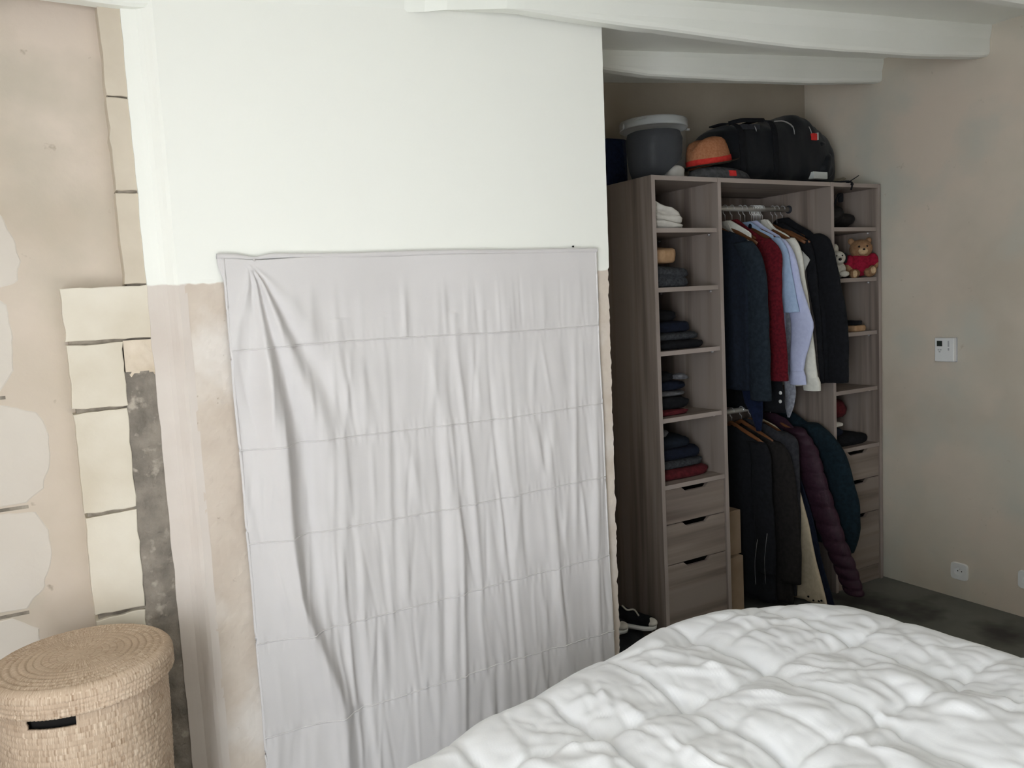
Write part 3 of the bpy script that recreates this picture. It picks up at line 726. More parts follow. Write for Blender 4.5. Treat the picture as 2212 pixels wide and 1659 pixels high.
# lavender long-sleeved shirt
g = garment('shirt', 'lavender blue long-sleeved shirt with gathered cuff', 'shirt', .83, M['lavender'], [(.22, 1.835), (.17, 1.80), (.07, 1.745)], 1.12, [(1.62, .06), (1.3, .06), (1.12, .06)], .022, seed=9)
sl_ = sleeve('sleeve', [(.832, .09, 1.745), (.834, .035, 1.66), (.836, .01, 1.5), (.838, -.035, 1.345), (.838, -.008, 1.2), (.838, .0, 1.13)], [.03, .04, .052, .062, .046, .036], .022, M['lavender'], g, 9)
sleeve('cuff', [(.838, .0, 1.14), (.838, -.002, 1.105), (.838, -.006, 1.068)], [.034, .046, .046], .02, M['lavender'], sl_, 10, nz=10)
# pale tie hanging lower
g = thing('tie', 'pale grey satin tie hanging below the lavender cuff', 'tie', (.872, .06, 1.85), U)
body('blade', .868, None, [(1.62, .07, .10, .6), (1.1, .045, .10, 1), (1.02, .035, .10, 1), (.955, .05, .10, .8), (.90, .075, .085, .5)], M['greysatin'] if 'greysatin' in M else M['linen'], g, .008, seed=11, fold=.001)
# white shirt under plastic film
g = garment('shirt', 'white shirt under clear dry-cleaning film, collar turned up', 'shirt', .905, M['whitecotton'], [(.225, 1.84), (.175, 1.795), (.09, 1.752)], 1.05, [(1.60, .045), (1.35, .03), (1.05, .03)], .026, seed=12)
sl_ = sleeve('sleeve', [(.908, .10, 1.75), (.910, .07, 1.69), (.912, .055, 1.56), (.914, .025, 1.35), (.916, .0, 1.16), (.916, -.01, 1.09)], [.035, .042, .046, .046, .044, .04], .02, M['whitecotton'], g, 12)
sleeve('cuff', [(.916, -.008, 1.10), (.916, -.014, 1.07), (.916, -.02, 1.032)], [.04, .05, .048], .019, M['whitecotton'], sl_, 13, nz=10)
v, f = loft([[(.893, .268, 1.85), (.892, .225, 1.852), (.892, .18, 1.80), (.894, .205, 1.785)], [(.898, .268, 1.85), (.897, .225, 1.852), (.897, .18, 1.80), (.899, .205, 1.785)]]); obj('collar', v, f, M['whitecotton'], g, False)
# clear film cover with a stiff corner
g = thing('garment_cover', 'clear plastic dry-cleaning cover with a pointed corner sticking out', 'garment cover', (.935, .1, 1.8), U)
def filmp(u, w):
    z = lerp(1.78, 1.50, w); yf = interp([(-1.78, .16), (-1.72, .09), (-1.643, -.004), (-1.56, .045), (-1.50, .07)], -z)
    return (.938+.006*N(u*4, w*5, 2)+.004*math.sin(u*9+w*7), lerp(yf, .36, u), z)
v, f = grid(26, 26, filmp); o = obj('film', v, f, M['film'], g); s = o.modifiers.new('solid', 'SOLIDIFY'); s.thickness = .0008
# brown-grey trousers, then two black jackets
g = garment('suit_trousers', 'brown-grey suit trousers folded over a hanger beside the black jackets', 'trousers', .975, M['taupe'], [(.20, 1.80), (.15, 1.775), (.10, 1.74)], 1.045, [(1.6, .055), (1.35, .012), (1.045, -.018)], .024, seed=14)
g = garment('jacket', 'black suit jacket left of the other black one, on the upper rail', 'jacket', 1.005, M['black'], [(.215, 1.825), (.17, 1.80), (.09, 1.752)], 1.05, [(1.6, .07), (1.3, .04), (1.05, .02)], .028, seed=15)
sleeve('sleeve', [(1.008, .10, 1.745), (1.01, .08, 1.66), (1.012, .065, 1.5), (1.014, .05, 1.3), (1.014, .04, 1.055)], [.04, .05, .05, .05, .048], .02, M['black'], g, 15)
g = garment('jacket', 'black jacket at the right end of the upper rail, beside the upright', 'jacket', 1.045, M['black'], [(.225, 1.85), (.16, 1.815), (.07, 1.765)], 1.055, [(1.6, .0), (1.3, -.03), (1.055, -.03)], .030, seed=16)
sleeve('sleeve', [(1.047, .08, 1.765), (1.049, .03, 1.72), (1.051, -.006, 1.56), (1.053, -.048, 1.36), (1.053, -.055, 1.2), (1.051, -.055, 1.06)], [.045, .062, .062, .062, .06, .056], .024, M['black'], g, 16)
collar(1.045, 1.835, M['black'], g, .05, .02)

# lower rail
g = garment('coat', 'long black coat nearest the left upright on the lower rail', 'coat', .665, M['black'], [(.21, .865), (.16, .84), (.07, .805)], .05, [(.70, .03), (.45, .02), (.05, .0)], .055, seed=20, top=.87, grp=LW_)
sl_ = sleeve('sleeve', [(.655, .09, .81), (.65, .06, .74), (.645, .05, .55), (.64, .03, .35), (.638, .03, .20)], [.05, .06, .06, .058, .055], .026, M['black'], g, 20)
for a, b in (((.607, -.01, .40), (.60, .0, .16)), ((.602, .045, .36), (.60, .06, .14))):
    P = smooth_path([a, ((a[0]+b[0])/2-.004, (a[1]+b[1])/2+.006, (a[2]+b[2])/2), b], 10); v, f = tube(P, .0009, 6); obj('drawstring', v, f, M['silver'], g)
g = garment('coat', 'dark brown-black coat with wide sleeve, second on the lower rail', 'coat', .73, M['brownblack'], [(.20, .86), (.14, .84), (.04, .80)], .045, [(.70, -.005), (.45, -.045), (.045, -.05)], .05, seed=21, top=.87, grp=LW_)
sleeve('sleeve', [(.735, .07, .80), (.735, .03, .74), (.735, .0, .60), (.735, -.02, .40), (.735, -.025, .15)], [.05, .065, .07, .068, .065], .03, M['brownblack'], g, 21)
g = garment('coat', 'grey wool coat between the brown-black coat and cream garment', 'coat', .79, M['greycoat'], [(.20, .885), (.14, .865), (.06, .835)], .06, [(.75, .0), (.5, -.02), (.06, -.01)], .045, seed=22, top=.88, grp=LW_)
sleeve('sleeve', [(.805, .08, .835), (.806, .04, .80), (.806, .025, .68), (.806, .02, .45), (.806, .03, .2)], [.045, .06, .055, .05, .05], .026, M['greycoat'], g, 22)
g = garment('dress', 'long cream garment with small dark marks at the hem', 'dress', .845, M['cream'], [(.20, .88), (.14, .855), (.09, .82)], .035, [(.66, .03), (.47, -.025), (.25, -.085), (.035, -.145)], .03, seed=23, top=.88, grp=LW_)
for yy, zz in ((-.11, .055), (-.08, .05), (-.125, .062), (-.05, .06)):
    v, f = sphere((.829, yy, zz), (.004, .006, .005), None, 2); obj('hem_mark', v, f, M['black'], g)
g = garment('trousers', 'dark navy trousers just left of the plum puffer sleeve', 'trousers', .878, M['blueblack'], [(.18, .86), (.13, .84), (.10, .80)], .03, [(.5, -.02), (.25, -.09), (.03, -.16)], .014, seed=24, top=.88, grp=LW_)
g = garment('puffer_jacket', 'plum puffer jacket with quilted sleeve on the lower rail', 'jacket', .93, M['plum'], [(.20, .90), (.15, .88), (.08, .82)], .22, [(.65, .04), (.4, .0), (.22, -.03)], .035, seed=25, top=.89, grp=LW_)
sleeve('quilted_sleeve', [(.925, .10, .84), (.925, .04, .74), (.926, -.03, .55), (.928, -.11, .35), (.93, -.185, .20), (.932, -.225, .10)], [.055, .075, .075, .07, .062, .05], .034, M['plum'], g, 25, nz=120, quilt=13)
g = garment('jacket', 'dark teal jacket with bulging sleeve, rightmost on the lower rail', 'jacket', 1.005, M['teal'], [(.21, .915), (.16, .895), (.06, .845)], .28, [(.70, .0), (.5, -.03), (.28, -.05)], .05, seed=26, top=.90, grp=LW_)
sleeve('sleeve', [(1.01, .08, .855), (1.012, .02, .80), (1.014, -.05, .70), (1.016, -.11, .50), (1.016, -.125, .38), (1.014, -.12, .26)], [.05, .075, .08, .078, .07, .04], .036, M['teal'], g, 26)
collar(1.005, .90, M['teal'], g, .05, .03)

# ------------------------------------------------------------------ folded things on the left shelves
def folded(name, label, cat, x0, x1, y0, y1, z0, z1, layers, mat, group=None, seed=0, slope=0., wob=.006, top=.0, ex=.35, tip=0.):
    """soft folded textile: superellipse outline, one bulge per layer; slope lowers the x1 end, top domes it"""
    cx, cy = (x0+x1)/2, (y0+y1)/2; hx, hy = (x1-x0)/2, (y1-y0)/2
    n = 64; nz = 8*layers; rings = []
    def pt(a, t, s):
        bul = abs(math.sin(PI*layers*t))**.5 if 0 < t < 1 else 0
        k = (1-.10*(1-bul)*(hy/.2)**0)*s
        ux, uy = sgn(math.cos(a), ex), sgn(math.sin(a), ex)
        x = cx+hx*k*ux; y = cy+hy*k*uy
        w = wob*fbm(x*12+seed, y*12, t*layers*2+seed, 3)
        hh = (z1-z0)*(1-slope*clamp((x-x0)/(x1-x0)))
        z = z0+hh*t+(top*(1-(ux*s)**2)*(1-(uy*s)**2) if t >= 1 else 0)+tip*ux*t
        return (x+w*ux, y+w*uy, max(z0, z+(w*.7 if t > 0 else 0)))
    for k in range(nz+1): rings.append([pt(2*PI*i/n, k/nz, 1) for i in range(n)])
    for s in (.93, .8, .6, .4, .2, .03): rings.append([pt(2*PI*i/n, 1., s*.90) for i in range(n)])
    v, f = loft(rings)
    o = obj(name, v, f, mat, None, True, (cx, cy, z0)); return tag(o, label, cat, group)
s1, s2, s3, s4, s5 = SH+[.713]
o = folded('bed_linen', 'crumpled off-white bed linen folded on the top left shelf', 'bed linen', .03, .215, .03, .40, s1, s1+.12, 3, M['linen'], 'linen on the left shelves', 1, .55, .014, .02)
o = folded('sweater', 'dark grey knitted sweater folded on the second left shelf', 'sweater', .03, .235, .03, .36, s2, s2+.088, 2, M['charcoal'], 'folded clothes on the left shelves', 2, .15, .006, .02)
o = folded('blanket', 'rolled tan wool blanket on top of the grey sweater', 'blanket', .03, .195, .05, .34, s2+.104, s2+.162, 1, M['tan'], None, 3, 0, .004, .01, .5, .004)
o = folded('sweater', 'black sweater folded behind the tan blanket, under the first left shelf', 'sweater', .04, .22, .20, .41, s2+.172, s2+.218, 1, M['black'], 'folded clothes on the left shelves', 4, .1, .006, .005)
z = s3
for i, (w, h, m, lb) in enumerate([(.31, .034, 'black', 'flat black garment at the bottom of the third left shelf pile'), (.30, .03, 'charcoal', 'dark grey garment second from the bottom in the third left shelf pile'), (.27, .045, 'blueblack', 'blue-black garment third from the bottom in the third left shelf pile'), (.20, .055, 'black', 'topmost black garment of the third left shelf pile')]):
    folded('folded_garment', lb, 'clothes', .03, .03+w, .05+.02*i, .40, z, z+h, 1, M[m], 'folded clothes on the left shelves', 10+i, .25 if i == 3 else .05, .008, .01); z += h+.004
z = s4
for i, (w, h, m, lb) in enumerate([(.20, .022, 'darkred', 'dark red garment at the bottom of the fourth left shelf pile'), (.215, .05, 'black', 'black garment resting on the dark red one, fourth left shelf'), (.205, .02, 'greycloth', 'light grey garment showing as a pale line in the fourth left shelf pile'), (.215, .035, 'blueblack', 'blue-black garment above the pale grey one, fourth left shelf'), (.16, .05, 'black', 'topmost black garment of the fourth left shelf pile')]):
    folded('folded_garment', lb, 'clothes', .03, .03+w, .05+.012*i, .40, z, z+h, 1, M[m], 'folded clothes on the left shelves', 20+i, .3 if i == 4 else .08, .009, .012); z += h+.004
o = folded('sock', 'small crumpled pale grey cloth lying on the fourth left shelf pile', 'cloth', .17, .235, .06, .12, s4+.152, s4+.172, 1, M['greycloth'], None, 27, .5, .008, .01, .7)
z = s5
for i, (x0, w, h, m, lb) in enumerate([(.03, .315, .042, 'darkred', 'dark red knit folded at the bottom of the lowest left shelf'), (.03, .30, .03, 'charcoal', 'dark grey garment on the dark red knit, lowest left shelf'), (.03, .295, .045, 'blueblack', 'blue-black garment in the lowest left shelf pile'), (.035, .24, .045, 'navy', 'topmost navy garment of the lowest left shelf pile')]):
    folded('folded_garment', lb, 'clothes', x0, x0+w, .05+.014*i, .40, z, z+h, 1, M[m], 'folded clothes on the left shelves', 30+i, .1 if i == 3 else .05, .009, .014); z += h+.004
folded('folded_garment', 'grey garment lying over the navy one, lowest left shelf', 'clothes', .035, .14, .09, .36, z+.008, z+.05, 1, M['greycloth'], 'folded clothes on the left shelves', 37, .3, .008, .01)

# ------------------------------------------------------------------ things on the right shelves
def blob(name, shapes, mat, parent, vox=.006, smooth=6):
    mb = MB()
    for sh in shapes: mb.add(*sphere(*sh))
    o = mb.obj(name, mat, parent); m = o.modifiers.new('remesh', 'REMESH'); m.mode = 'VOXEL'; m.voxel_size = vox; m.use_smooth_shade = True
    s = o.modifiers.new('smooth', 'SMOOTH'); s.iterations = smooth; s.factor = .5; return o
RX = MX2+PT
g = thing('rucksack', 'dark slumped rucksack filling the top right shelf', 'bag', (1.26, .2, SH[0]+.002))
blob('body', [((1.225, .2, 1.862), (.092, .15, .068), None, 3, .2, 2), ((1.325, .2, 1.835), (.085, .14, .042), None, 3, .2, 5), ((1.20, .22, 1.92), (.066, .10, .045), None, 3, .2, 9)], M['brownblack'], g, .008)
v, f = tube(smooth_path([(1.19, .06, 1.90), (1.20, .045, 1.945), (1.225, .05, 1.955), (1.25, .07, 1.92)], 14), .008, 8, flat=(1.5, .5)); obj('handle', v, f, M['black'], g)
zt = SH[1]+.002
g = thing('teddy_bear', 'tan plush teddy bear in a crimson knit sitting on the right shelf', 'soft toy', (1.375, .06, zt))
tc = Vector((1.372, .055, zt)); tq = Vector((-.62, -.78, 0)).normalized(); ts = Vector((tq.y*-1, tq.x, 0))  # facing, side
def T(a, b, c): return tc+tq*a+ts*b+Vector((0, 0, c))
blob('body', [(T(0, 0, .058), (.042, .042, .052), None, 3), (T(.008, .002, .142), (.052, .055, .047), None, 3), (T(.046, .0, .130), (.024, .025, .020), None, 3), (T(-.005, .042, .182), (.014, .016, .016), None, 3), (T(-.005, -.042, .182), (.014, .016, .016), None, 3),
    (T(.05, .030, .024), (.030, .024, .023), None, 3), (T(.045, -.040, .022), (.034, .024, .022), None, 3), (T(.075, .036, .032), (.017, .021, .026), None, 3), (T(.078, -.05, .018), (.017, .021, .022), None, 3),
    (T(.025, .058, .066), (.020, .022, .034), None, 3), (T(.02, -.060, .062), (.020, .022, .036), None, 3)], M['teddy'], g, .004, 5)
blob('jumper', [(T(.001, 0, .060), (.047, .047, .054), None, 3), (T(.022, .054, .078), (.025, .027, .042), None, 3), (T(.017, -.056, .074), (.025, .027, .042), None, 3), (T(.006, 0, .108), (.038, .038, .012), None, 3)], M['scarf'], g, .004, 4)
v, f = sphere(T(.052, 0, .130), (.022, .024, .019), None, 3); obj('muzzle', v, f, M['teddylight'], g)
for s in (1, -1):
    v, f = sphere(T(.055, .018*s, .152), (.0052, .0052, .0056), None, 2); obj('eye', v, f, M['bead'], g)
v, f = sphere(T(.073, 0, .137), (.006, .007, .005), None, 2); obj('nose', v, f, M['bead'], g)
for s in (1, -1):
    v, f = sphere(T(.094-.0*s, .036 if s > 0 else -.05, .034 if s > 0 else .02), (.006, .015, .018), None, 2); obj('foot_pad', v, f, M['teddylight'], g)
g = thing('plush_dog', 'white plush dog with dark ears beside the teddy bear', 'soft toy', (1.19, .06, zt))
dc = Vector((1.205, .06, zt))
def D(a, b, c): return dc+tq*a+ts*b+Vector((0, 0, c))
blob('body', [(D(-.01, 0, .045), (.05, .038, .044), None, 3), (D(.02, .0, .10), (.036, .034, .034), None, 3), (D(.055, -.004, .088), (.024, .020, .018), None, 3), (D(.04, .024, .022), (.034, .014, .015), None, 3), (D(.04, -.026, .022), (.034, .014, .015), None, 3), (D(.0, -.01, .145), (.018, .018, .026), None, 3)], M['whiteplush'], g, .004, 5)
for s in (1, -1):
    v, f = sphere(D(.01, .036*s, .098), (.014, .008, .026), None, 2); obj('ear', v, f, M['black'], g)
    v, f = sphere(D(.05, .013*s, .110), (.004, .004, .004), None, 2); obj('eye', v, f, M['bead'], g)
v, f = sphere(D(.078, -.004, .092), (.007, .009, .007), None, 2); obj('nose', v, f, M['bead'], g)
g = thing('plush_rabbit', 'small grey-green plush toy leaning behind the dog and bear', 'soft toy', (1.27, .16, zt))
blob('body', [((1.27, .165, zt+.05), (.035, .035, .05), None, 3), ((1.272, .15, zt+.115), (.028, .028, .028), None, 3), ((1.262, .16, zt+.15), (.009, .007, .025), None, 3), ((1.285, .16, zt+.15), (.009, .007, .025), None, 3)], M['whiteplush'], g, .004, 4)
g = thing('ball', 'small white ball on the third right shelf behind the jacket', 'ball', (1.30, .12, SH[2]+.002))
z3 = SH[2]+.002
tag(folded('boot_box', 'small tan box with a black lid on the third right shelf', 'box', 1.30, 1.385, .03, .14, z3, z3+.03, 1, M['tan'], None, 41, 0, .001, 0, .2), 'small tan box on the third right shelf, partly behind the black jacket', 'box')
tag(folded('pouch', '', 'pouch', 1.305, 1.375, .04, .14, z3+.032, z3+.052, 1, M['black'], None, 42, 0, .003, .004, .4), 'black pouch lying on the small tan box', 'pouch')
COL.objects.unlink(g); bpy.data.objects.remove(g)
z5 = .713
tag(folded('folded_garment', '', 'clothes', RX+.01, 1.42, .03, .36, z5, z5+.05, 1, M['black'], 'clothes on the right shelves', 43, .1, .006, .006), 'flat black garment folded above the right drawers', 'clothes')
tag(folded('folded_garment', '', 'clothes', RX+.01, 1.24, .05, .33, z5+.053, z5+.095, 1, M['blueblack'], 'clothes on the right shelves', 44, .1, .006, .006), 'blue-black garment below the white cloth, above the right drawers', 'clothes')
tag(folded('cloth', '', 'cloth', RX+.01, 1.23, .04, .30, z5+.104, z5+.128, 1, M['linen'], None, 45, .2, .006, .006), 'white cloth under the dark red cushion, above the right drawers', 'cloth')
tag(folded('cushion', '', 'cushion', RX+.01, 1.34, .08, .38, z5+.14, z5+.235, 1, M['darkred'], None, 46, .2, .008, .02, .6), 'dark red cushion under the fourth right shelf', 'cushion')

# ------------------------------------------------------------------ things on top of the wardrobe
TZ = 2.001
o = box('storage_box', .012, .125, .30, .44, TZ, 2.205, M['navyblue'], None, .008, (.07, .37, TZ)); tag(o, 'navy blue storage box behind the clear bucket, against the white wall edge', 'box')
g = thing('bucket', 'clear plastic bucket with milky lid holding dark and white cloth', 'bucket', (.193, .2, TZ))
BX, BY = .193, .2
v, f = lathe([(.0005, TZ), (.122, TZ), (.126, TZ+.004), (.133, TZ+.11), (.139, TZ+.222), (.144, TZ+.224), (.144, TZ+.215)], 64, (BX, BY, 0)); o = obj('tub', v, f, M['clear'], g)
v, f = lathe([(.0005, TZ+.252), (.125, TZ+.254), (.134, TZ+.262), (.142, TZ+.262), (.146, TZ+.256), (.147, TZ+.230), (.1455, TZ+.225), (.143, TZ+.227), (.143, TZ+.25), (.0005, TZ+.248)], 64, (BX, BY, 0)); obj('lid', v, f, M['clearlid'], g)
hd = []
for k in range(25):
    a = -.12-k/24*2.9; hd.append((BX+.153*math.cos(a), BY+.153*math.sin(a), TZ+.236-.035*math.sin(PI*k/24)))
v, f = tube(hd[:9], .0035, 8, flat=(.6, 1.4)); obj('handle', v, f, M['clearlid'], g)
for a in (-.12, PI-.12):
    v, f = sphere((BX+.152*math.cos(a), BY+.152*math.sin(a), TZ+.237), (.006, .006, .012), None, 2); obj('handle_lug', v, f, M['clearlid'], g)
# what is inside
o = thing('folded_cloth', 'dark blue-grey cloth packed inside the clear bucket', 'cloth', (BX, BY, TZ+.006))
v, f = lathe([(.0005, .05), (.07, .012), (.10, .02), (.116, .06), (.122, .12), (.125, .18), (.115, .212), (.06, .222), (.0005, .222)], 48, (BX, BY, TZ), mod=lambda k, a: (-.004+.006*N(math.cos(a)*3, math.sin(a)*3, k*.7)) if k > 1 else 0)
def cut(p):
    # the dark cloth leaves the lower right corner free for the white one
    d = (p[0]-BX)*.86-(p[1]-BY)*.5; zmin = TZ+.012+.8*max(0, d-.01)
    return (p[0], p[1], max(p[2], min(zmin, TZ+.12)))
v = [cut(p) for p in v]; obj('cloth', v, f, fabric('bluegrey_cloth', (32, 34, 40)), o)
wc = folded('folded_cloth', 'white cloth at the bottom right inside the clear bucket', 'cloth', .20, .292, .095, .205, TZ+.006, TZ+.062, 1, M['linen'], None, 51, 0, .006, .008, .75)
# straw hat resting on a grey cap
cx, cy = .455, .14
g = thing('cap', 'grey tweed flat cap with a small red tab under the straw hat', 'cap', (.46, .10, TZ))
def capp(u, w):
    a = 2*PI*u; q = w
    ax = .165*(1+.22*max(0, math.cos(a-.05))**3); ay = .062
    r = math.sin(q*PI/2)**.7 if q < .9 else 1
    hgt = .058*math.cos(min(1, q)*PI/2)**.8
    return (.455+ax*r*math.cos(a), (.092)+ay*r*math.sin(a), TZ+.001+hgt+.003*N(a, q*4, 3)*(1-q))
v, f = grid(56, 20, capp); o = obj('crown', v, f, M['cap'], g)
v, f = loft([[(.468, .028, TZ+.014), (.508, .027, TZ+.014), (.508, .030, TZ+.038), (.472, .031, TZ+.038)], [(.468, .06, TZ+.016), (.508, .06, TZ+.016), (.508, .06, TZ+.044), (.470, .06, TZ+.044)]]); obj('red_tab', v, f, M['redtag'], g, False)
g = thing('straw_hat', 'brown straw trilby with a red ribbon leaning on the grey cap', 'hat', (.462, .15, TZ+.06))
hc = Vector((.452, .135, TZ+.072)); R = Matrix.Rotation(-.17, 3, 'Y')
def hatp(prof, n=56, sq=1., dent=True):
    rings = []
    for r, z in prof:
        rg = []
        for i in range(n):
            a = 2*PI*i/n; x = r*1.06*math.cos(a); y = r*.9*math.sin(a)
            zz = z-(.022*math.exp(-(y/.025)**2)*clamp((z-.07)/.03) if dent else 0)+.004*math.cos(2*a)*(r > .09)
            rg.append(hc+R @ Vector((x, y, zz)))
        rings.append(rg)
    return loft(rings, False, False)
v, f = hatp([(.100, .002), (.098, .03), (.092, .07), (.084, .098), (.072, .112), (.05, .122), (.0005, .122)]); obj('crown', v, f, M['hat'], g)
v, f = hatp([(.102, .006), (.1025, .008), (.1005, .030), (.0995, .032)], dent=False); obj('ribbon', v, f, M['hatred'], g)
v, f = hatp([(.099, .0), (.115, .0015), (.132, .005), (.134, .007), (.132, .008), (.115, .0045), (.099, .003)], dent=False); obj('brim', v, f, M['hatbrim'], g)
# duffel bag
g = thing('duffel_bag', 'large black nylon duffel bag lying on top of the wardrobe', 'bag', (.87, .23, TZ))
prof_b = [(.50, .08, .16), (.512, .155, .19), (.545, .205, .235), (.60, .228, .265), (.68, .238, .272), (.82, .245, .285), (.92, .275, .305), (.985, .298, .318), (1.05, .292, .31), (1.09, .265, .285), (1.13, .235, .26), (1.18, .215, .24), (1.225, .185, .21), (1.25, .15, .18), (1.262, .08, .12), (1.268, .03, .06)]
rings = []
for k in range(64):
    t = k/63; x0 = lerp(.50, 1.268, t); x = lerp(.535, 1.335, t); h = sinterp([(p[0], p[1]+.045) for p in prof_b], x0)*1.02
    wy = .15*(1-.35*abs(2*t-1)**5); rg = []
    if k in (0, 63): wy *= .6; h *= .7
    for i in range(40):
        a = 2*PI*i/40; y = .262+wy*sgn(math.cos(a), .6); z = TZ+h/2+h/2*sgn(math.sin(a), .62)
        w = .007*fbm(x*9, y*9, z*9+4, 3)
        rg.append((x+w*.6, y+w*math.cos(a)*1.4, max(TZ, z+w*math.sin(a)*1.6)))
    rings.append(rg)
v, f = loft(rings); obj('body', v, f, M['bag'], g)
def strip(name, pts, w, t, mat, parent=g, ax=(1, 0, 0)):
    P = smooth_path(pts, 24); A = Vector(ax); rg = []
    for i, p in enumerate(P):
        tn = (P[min(i+1, 24)]-P[max(i-1, 0)]).normalized(); nn = tn.cross(A).normalized()
        rg.append([p-A*w/2-nn*t/2, p+A*w/2-nn*t/2, p+A*w/2+nn*t/2, p-A*w/2+nn*t/2])
    v, f = loft(rg); return obj(name, v, f, mat, parent, False)
def sh3(p): return (p[0]+.045, p[1]+.037, p[2]+.014 if p[2] > TZ+.15 else p[2])
def objm(n, v, *a): return obj(n, [sh3(p) for p in v], *a)
def stripm(n, pts, *a): return strip(n, [sh3(p) for p in pts], *a)
for x, h in ((.575, .255), (.79, .282)):
    stripm('strap', [(x, .062, TZ+.03), (x, .058, TZ+.12), (x, .075, TZ+h-.03), (x, .15, TZ+h+.008), (x, .25, TZ+h+.012)], .032, .006, M['black'])
v, f = tube(smooth_path([(.575, .14, TZ+.262), (.62, .11, TZ+.272), (.70, .10, TZ+.276), (.79, .13, TZ+.288)], 20), .008, 10, flat=(.8, 1.2)); objm('carry_handle', v, f, M['black'], g)
v, f = loft([[(.60, .072, TZ+.225), (.70, .070, TZ+.228), (.715, .082, TZ+.253), (.60, .086, TZ+.25)], [(.60, .090, TZ+.225), (.70, .09, TZ+.228), (.715, .1, TZ+.253), (.60, .1, TZ+.25)]]); objm('flap', v, f, M['bagflap'], g, False)
v, f = tube(smooth_path([(.80, .075, TZ+.272), (.85, .068, TZ+.275), (.89, .062, TZ+.262), (.905, .06, TZ+.25)], 16), .0035, 6); objm('zip', v, f, M['silver'], g)
for a, b in (((.905, .058, TZ+.252), (.908, .052, TZ+.215)), ((1.018, .06, TZ+.258), (1.024, .05, TZ+.225)), ((.655, .062, TZ+.24), (.662, .056, TZ+.215))):
    v, f = tube([a, ((a[0]+b[0])/2, (a[1]+b[1])/2-.002, (a[2]+b[2])/2), b], .0022, 6); objm('zip_pull', v, f, M['silver'], g)
v, f = boxv(1.052, 1.087, .068, .10, TZ+.200, TZ+.232); o = objm('red_tab', v, f, M['redtag'], g, False); bevel(o, .002)
v, f = boxv(1.0885, 1.093, .066, .10, TZ+.202, TZ+.236); o = objm('tab_edge', v, f, M['label'], g, False)
v, f = boxv(1.055, 1.155, .066, .10, TZ+.032, TZ+.066); o = objm('label_plate', v, f, M['label'], g, False); bevel(o, .003)
blob('end_pocket', [((1.22, .20, TZ+.10), (.075, .10, .085), None, 3, .25, 3), ((1.19, .20, TZ+.20), (.06, .085, .04), None, 3, .25, 6), ((1.295, .23, TZ+.14), (.035, .07, .05), None, 3, .2, 8)], M['bag'], g, .008)
v, f = tube(smooth_path([(1.06, .09, TZ+.01), (1.12, .05, TZ+.006), (1.18, .02, TZ+.006), (1.225, -.004, TZ+.004), (1.229, -.012, TZ-.012), (1.226, -.008, TZ-.035)], 24), .006, 8, flat=(1.3, .7)); o = obj('strap', v, f, M['black'], g)
g = thing('cable', 'thin black cable end sticking up over the wardrobe top right', 'cable', (1.25, .02, TZ))
v, f = tube(smooth_path([(1.235, .015, TZ+.004), (1.25, .01, TZ+.012), (1.275, .005, TZ+.025), (1.295, .0, TZ+.036)], 12), .0022, 6); obj('lead', v, f, M['black'], g)
v, f = sphere((1.235, .015, TZ+.006), (.012, .01, .007), None, 2); obj('knot', v, f, M['black'], g)
g = thing('paper_bag', 'crumpled pale paper bag at the right end of the wardrobe top', 'paper bag', (1.36, .22, TZ))
v, f = sphere((1.36, .23, TZ+.03), (.07, .09, .03), None, 3, .5, 3); obj('paper', [(x, y, max(TZ, z)) for x, y, z in v], f, M['plaster_right'] if 0 else fabric('grey_paper', (150, 142, 124)), g)

# ------------------------------------------------------------------ floor of the wardrobe and the gap beside it
o = box('cardboard_box', .392, .575, .11, .38, .0, .275, M['card'], None, .003, (.48, .24, 0)); tag(o, 'brown cardboard box on the floor behind the coats', 'box')
o = box('carton', .395, .585, .13, .37, .278, .49, M['card'], None, .003, (.48, .24, .278)); tag(o, 'brown carton stacked on the cardboard box behind the coats', 'box')
g = thing('travel_bag', 'black travel bag on the floor between partition and wardrobe', 'bag', (-.17, .16, 0))
blob('body', [((-.17, .16, .05), (.13, .17, .06), None, 3, .2, 2), ((-.20, .19, .075), (.09, .12, .045), None, 3, .2, 6)], M['bag'], g, .01)
def shoe(name, label, c, ang):
    g = thing(name, label, 'shoe', c); R = Matrix.Rotation(ang, 3, 'Z')
    def q(x, y, z): return Vector(c)+R @ Vector((x, y, z))
    rings = []
    for x, w, h in ((-.085, .018, .05), (-.075, .03, .066), (-.04, .033, .062), (0, .034, .05), (.04, .037, .038), (.07, .036, .033), (.088, .025, .027), (.096, .008, .018)):
        rings.append([q(x, w*sgn(math.cos(2*PI*i/20), .8), .012+h/2+h/2*sgn(math.sin(2*PI*i/20), .7)) for i in range(20)])
    v, f = loft(rings); obj('upper', v, f, M['black'], g)
    v, f = loft([[q(x, w*1.08, z), q(x, -w*1.08, z)][::1] + [q(x, -w*1.08, .0), q(x, w*1.08, .0)] for x, w, z in ((-.09, .02, .016), (-.06, .034, .016), (0, .036, .015), (.06, .038, .015), (.09, .026, .015), (.1, .008, .014))]); obj('sole', v, f, M['whiteplastic'], g)
    v, f = sphere(q(.072, 0, .026), (.030, .037, .018), None, 3); obj('toe_cap', v, f, M['linen'], g)
    v, f = tube(smooth_path([q(.03, -.02, .056), q(.0, .01, .067), q(-.02, -.02, .074), q(-.05, .0, .082)], 16), .004, 6); obj('lace', v, f, M['linen'], g)
shoe('sneaker', 'black sneaker with white toe cap lying on the travel bag', (-.105, .09, .108), -1.0)
shoe('sneaker', 'second black sneaker, half hidden by the partition edge', (-.215, .13, .116), -1.35)

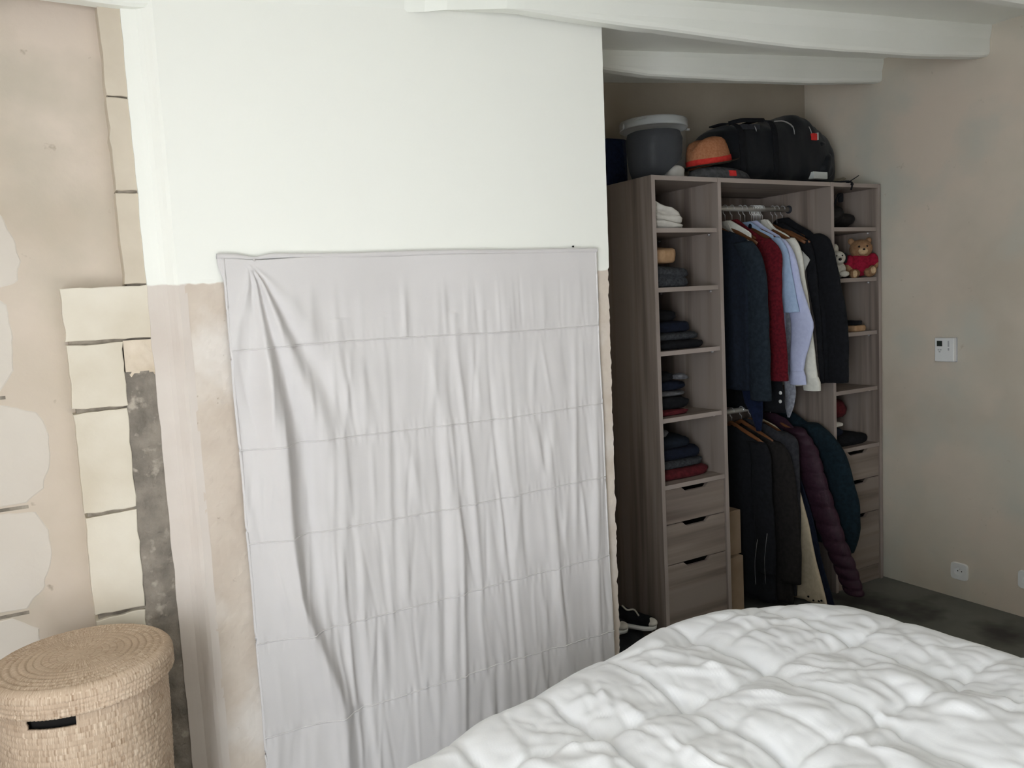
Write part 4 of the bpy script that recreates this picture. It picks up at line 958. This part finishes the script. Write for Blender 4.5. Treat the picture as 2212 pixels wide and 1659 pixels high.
# ------------------------------------------------------------------ thermostat and socket on the right wall
def wplate(name, y0, y1, z0, z1, d, mat, parent, bev=.003): return box(name, XR-d, XR, y0, y1, z0, z1, mat, parent, bev)
g = thing('thermostat', 'white room thermostat with small grey screen on the right wall', 'thermostat', (XR, -.33, 1.19))
wplate('body', -.378, -.284, 1.134, 1.246, .026, M['whiteplastic'], g, .004)
wplate('back_plate', -.381, -.283, 1.132, 1.246, .006, M['button'], g, .002)
box('screen', XR-.0275, XR-.024, -.322, -.296, 1.206, 1.232, M['screen'], g, .001)
for y, z in ((-.315, 1.190), (-.304, 1.190), (-.3095, 1.181)):
    box('button', XR-.0275, XR-.024, y-.004, y+.004, z-.003, z+.003, M['button'], g, .001)
box('switch', XR-.0275, XR-.024, -.356, -.349, 1.205, 1.232, M['button'], g, .001)
box('switch', XR-.0275, XR-.024, -.356, -.349, 1.187, 1.198, M['button'], g, .001)
def socket(label, yc, zc):
    g = thing('wall_socket', label, 'socket', (XR, yc, zc), 'wall sockets')
    n = 40; rg = []
    def sq(a, r): return (r*sgn(math.cos(a), .35), r*sgn(math.sin(a), .35))
    def ring(fn, x): return [(x, yc+fn(2*PI*i/n)[0], zc+fn(2*PI*i/n)[1]) for i in range(n)]
    ci = lambda r: (lambda a: (r*math.cos(a), r*math.sin(a)))
    rings = [ring(lambda a: sq(a, .0405), XR), ring(lambda a: sq(a, .0405), XR-.010), ring(lambda a: sq(a, .039), XR-.013), ring(ci(.022), XR-.013), ring(ci(.0205), XR-.012), ring(ci(.0195), XR-.004)]
    v, f = loft(rings, True, True); obj('plate', v, f, M['whiteplastic'], g, False)
    for dy in (-.0095, .0095):
        v, f = tube([(XR-.003, yc+dy, zc), (XR-.0045, yc+dy, zc)], .0028, 10); obj('pin_hole', v, f, M['hole'], g)
    v, f = tube([(XR-.003, yc, zc+.010), (XR-.012, yc, zc+.010)], .0022, 10); obj('earth_pin', v, f, M['chrome'], g)
socket('white square wall socket low on the right wall, the one nearer the wardrobe', -.395, .135)
socket('white wall socket on the right wall, the one farther from the wardrobe', -.705, .175)
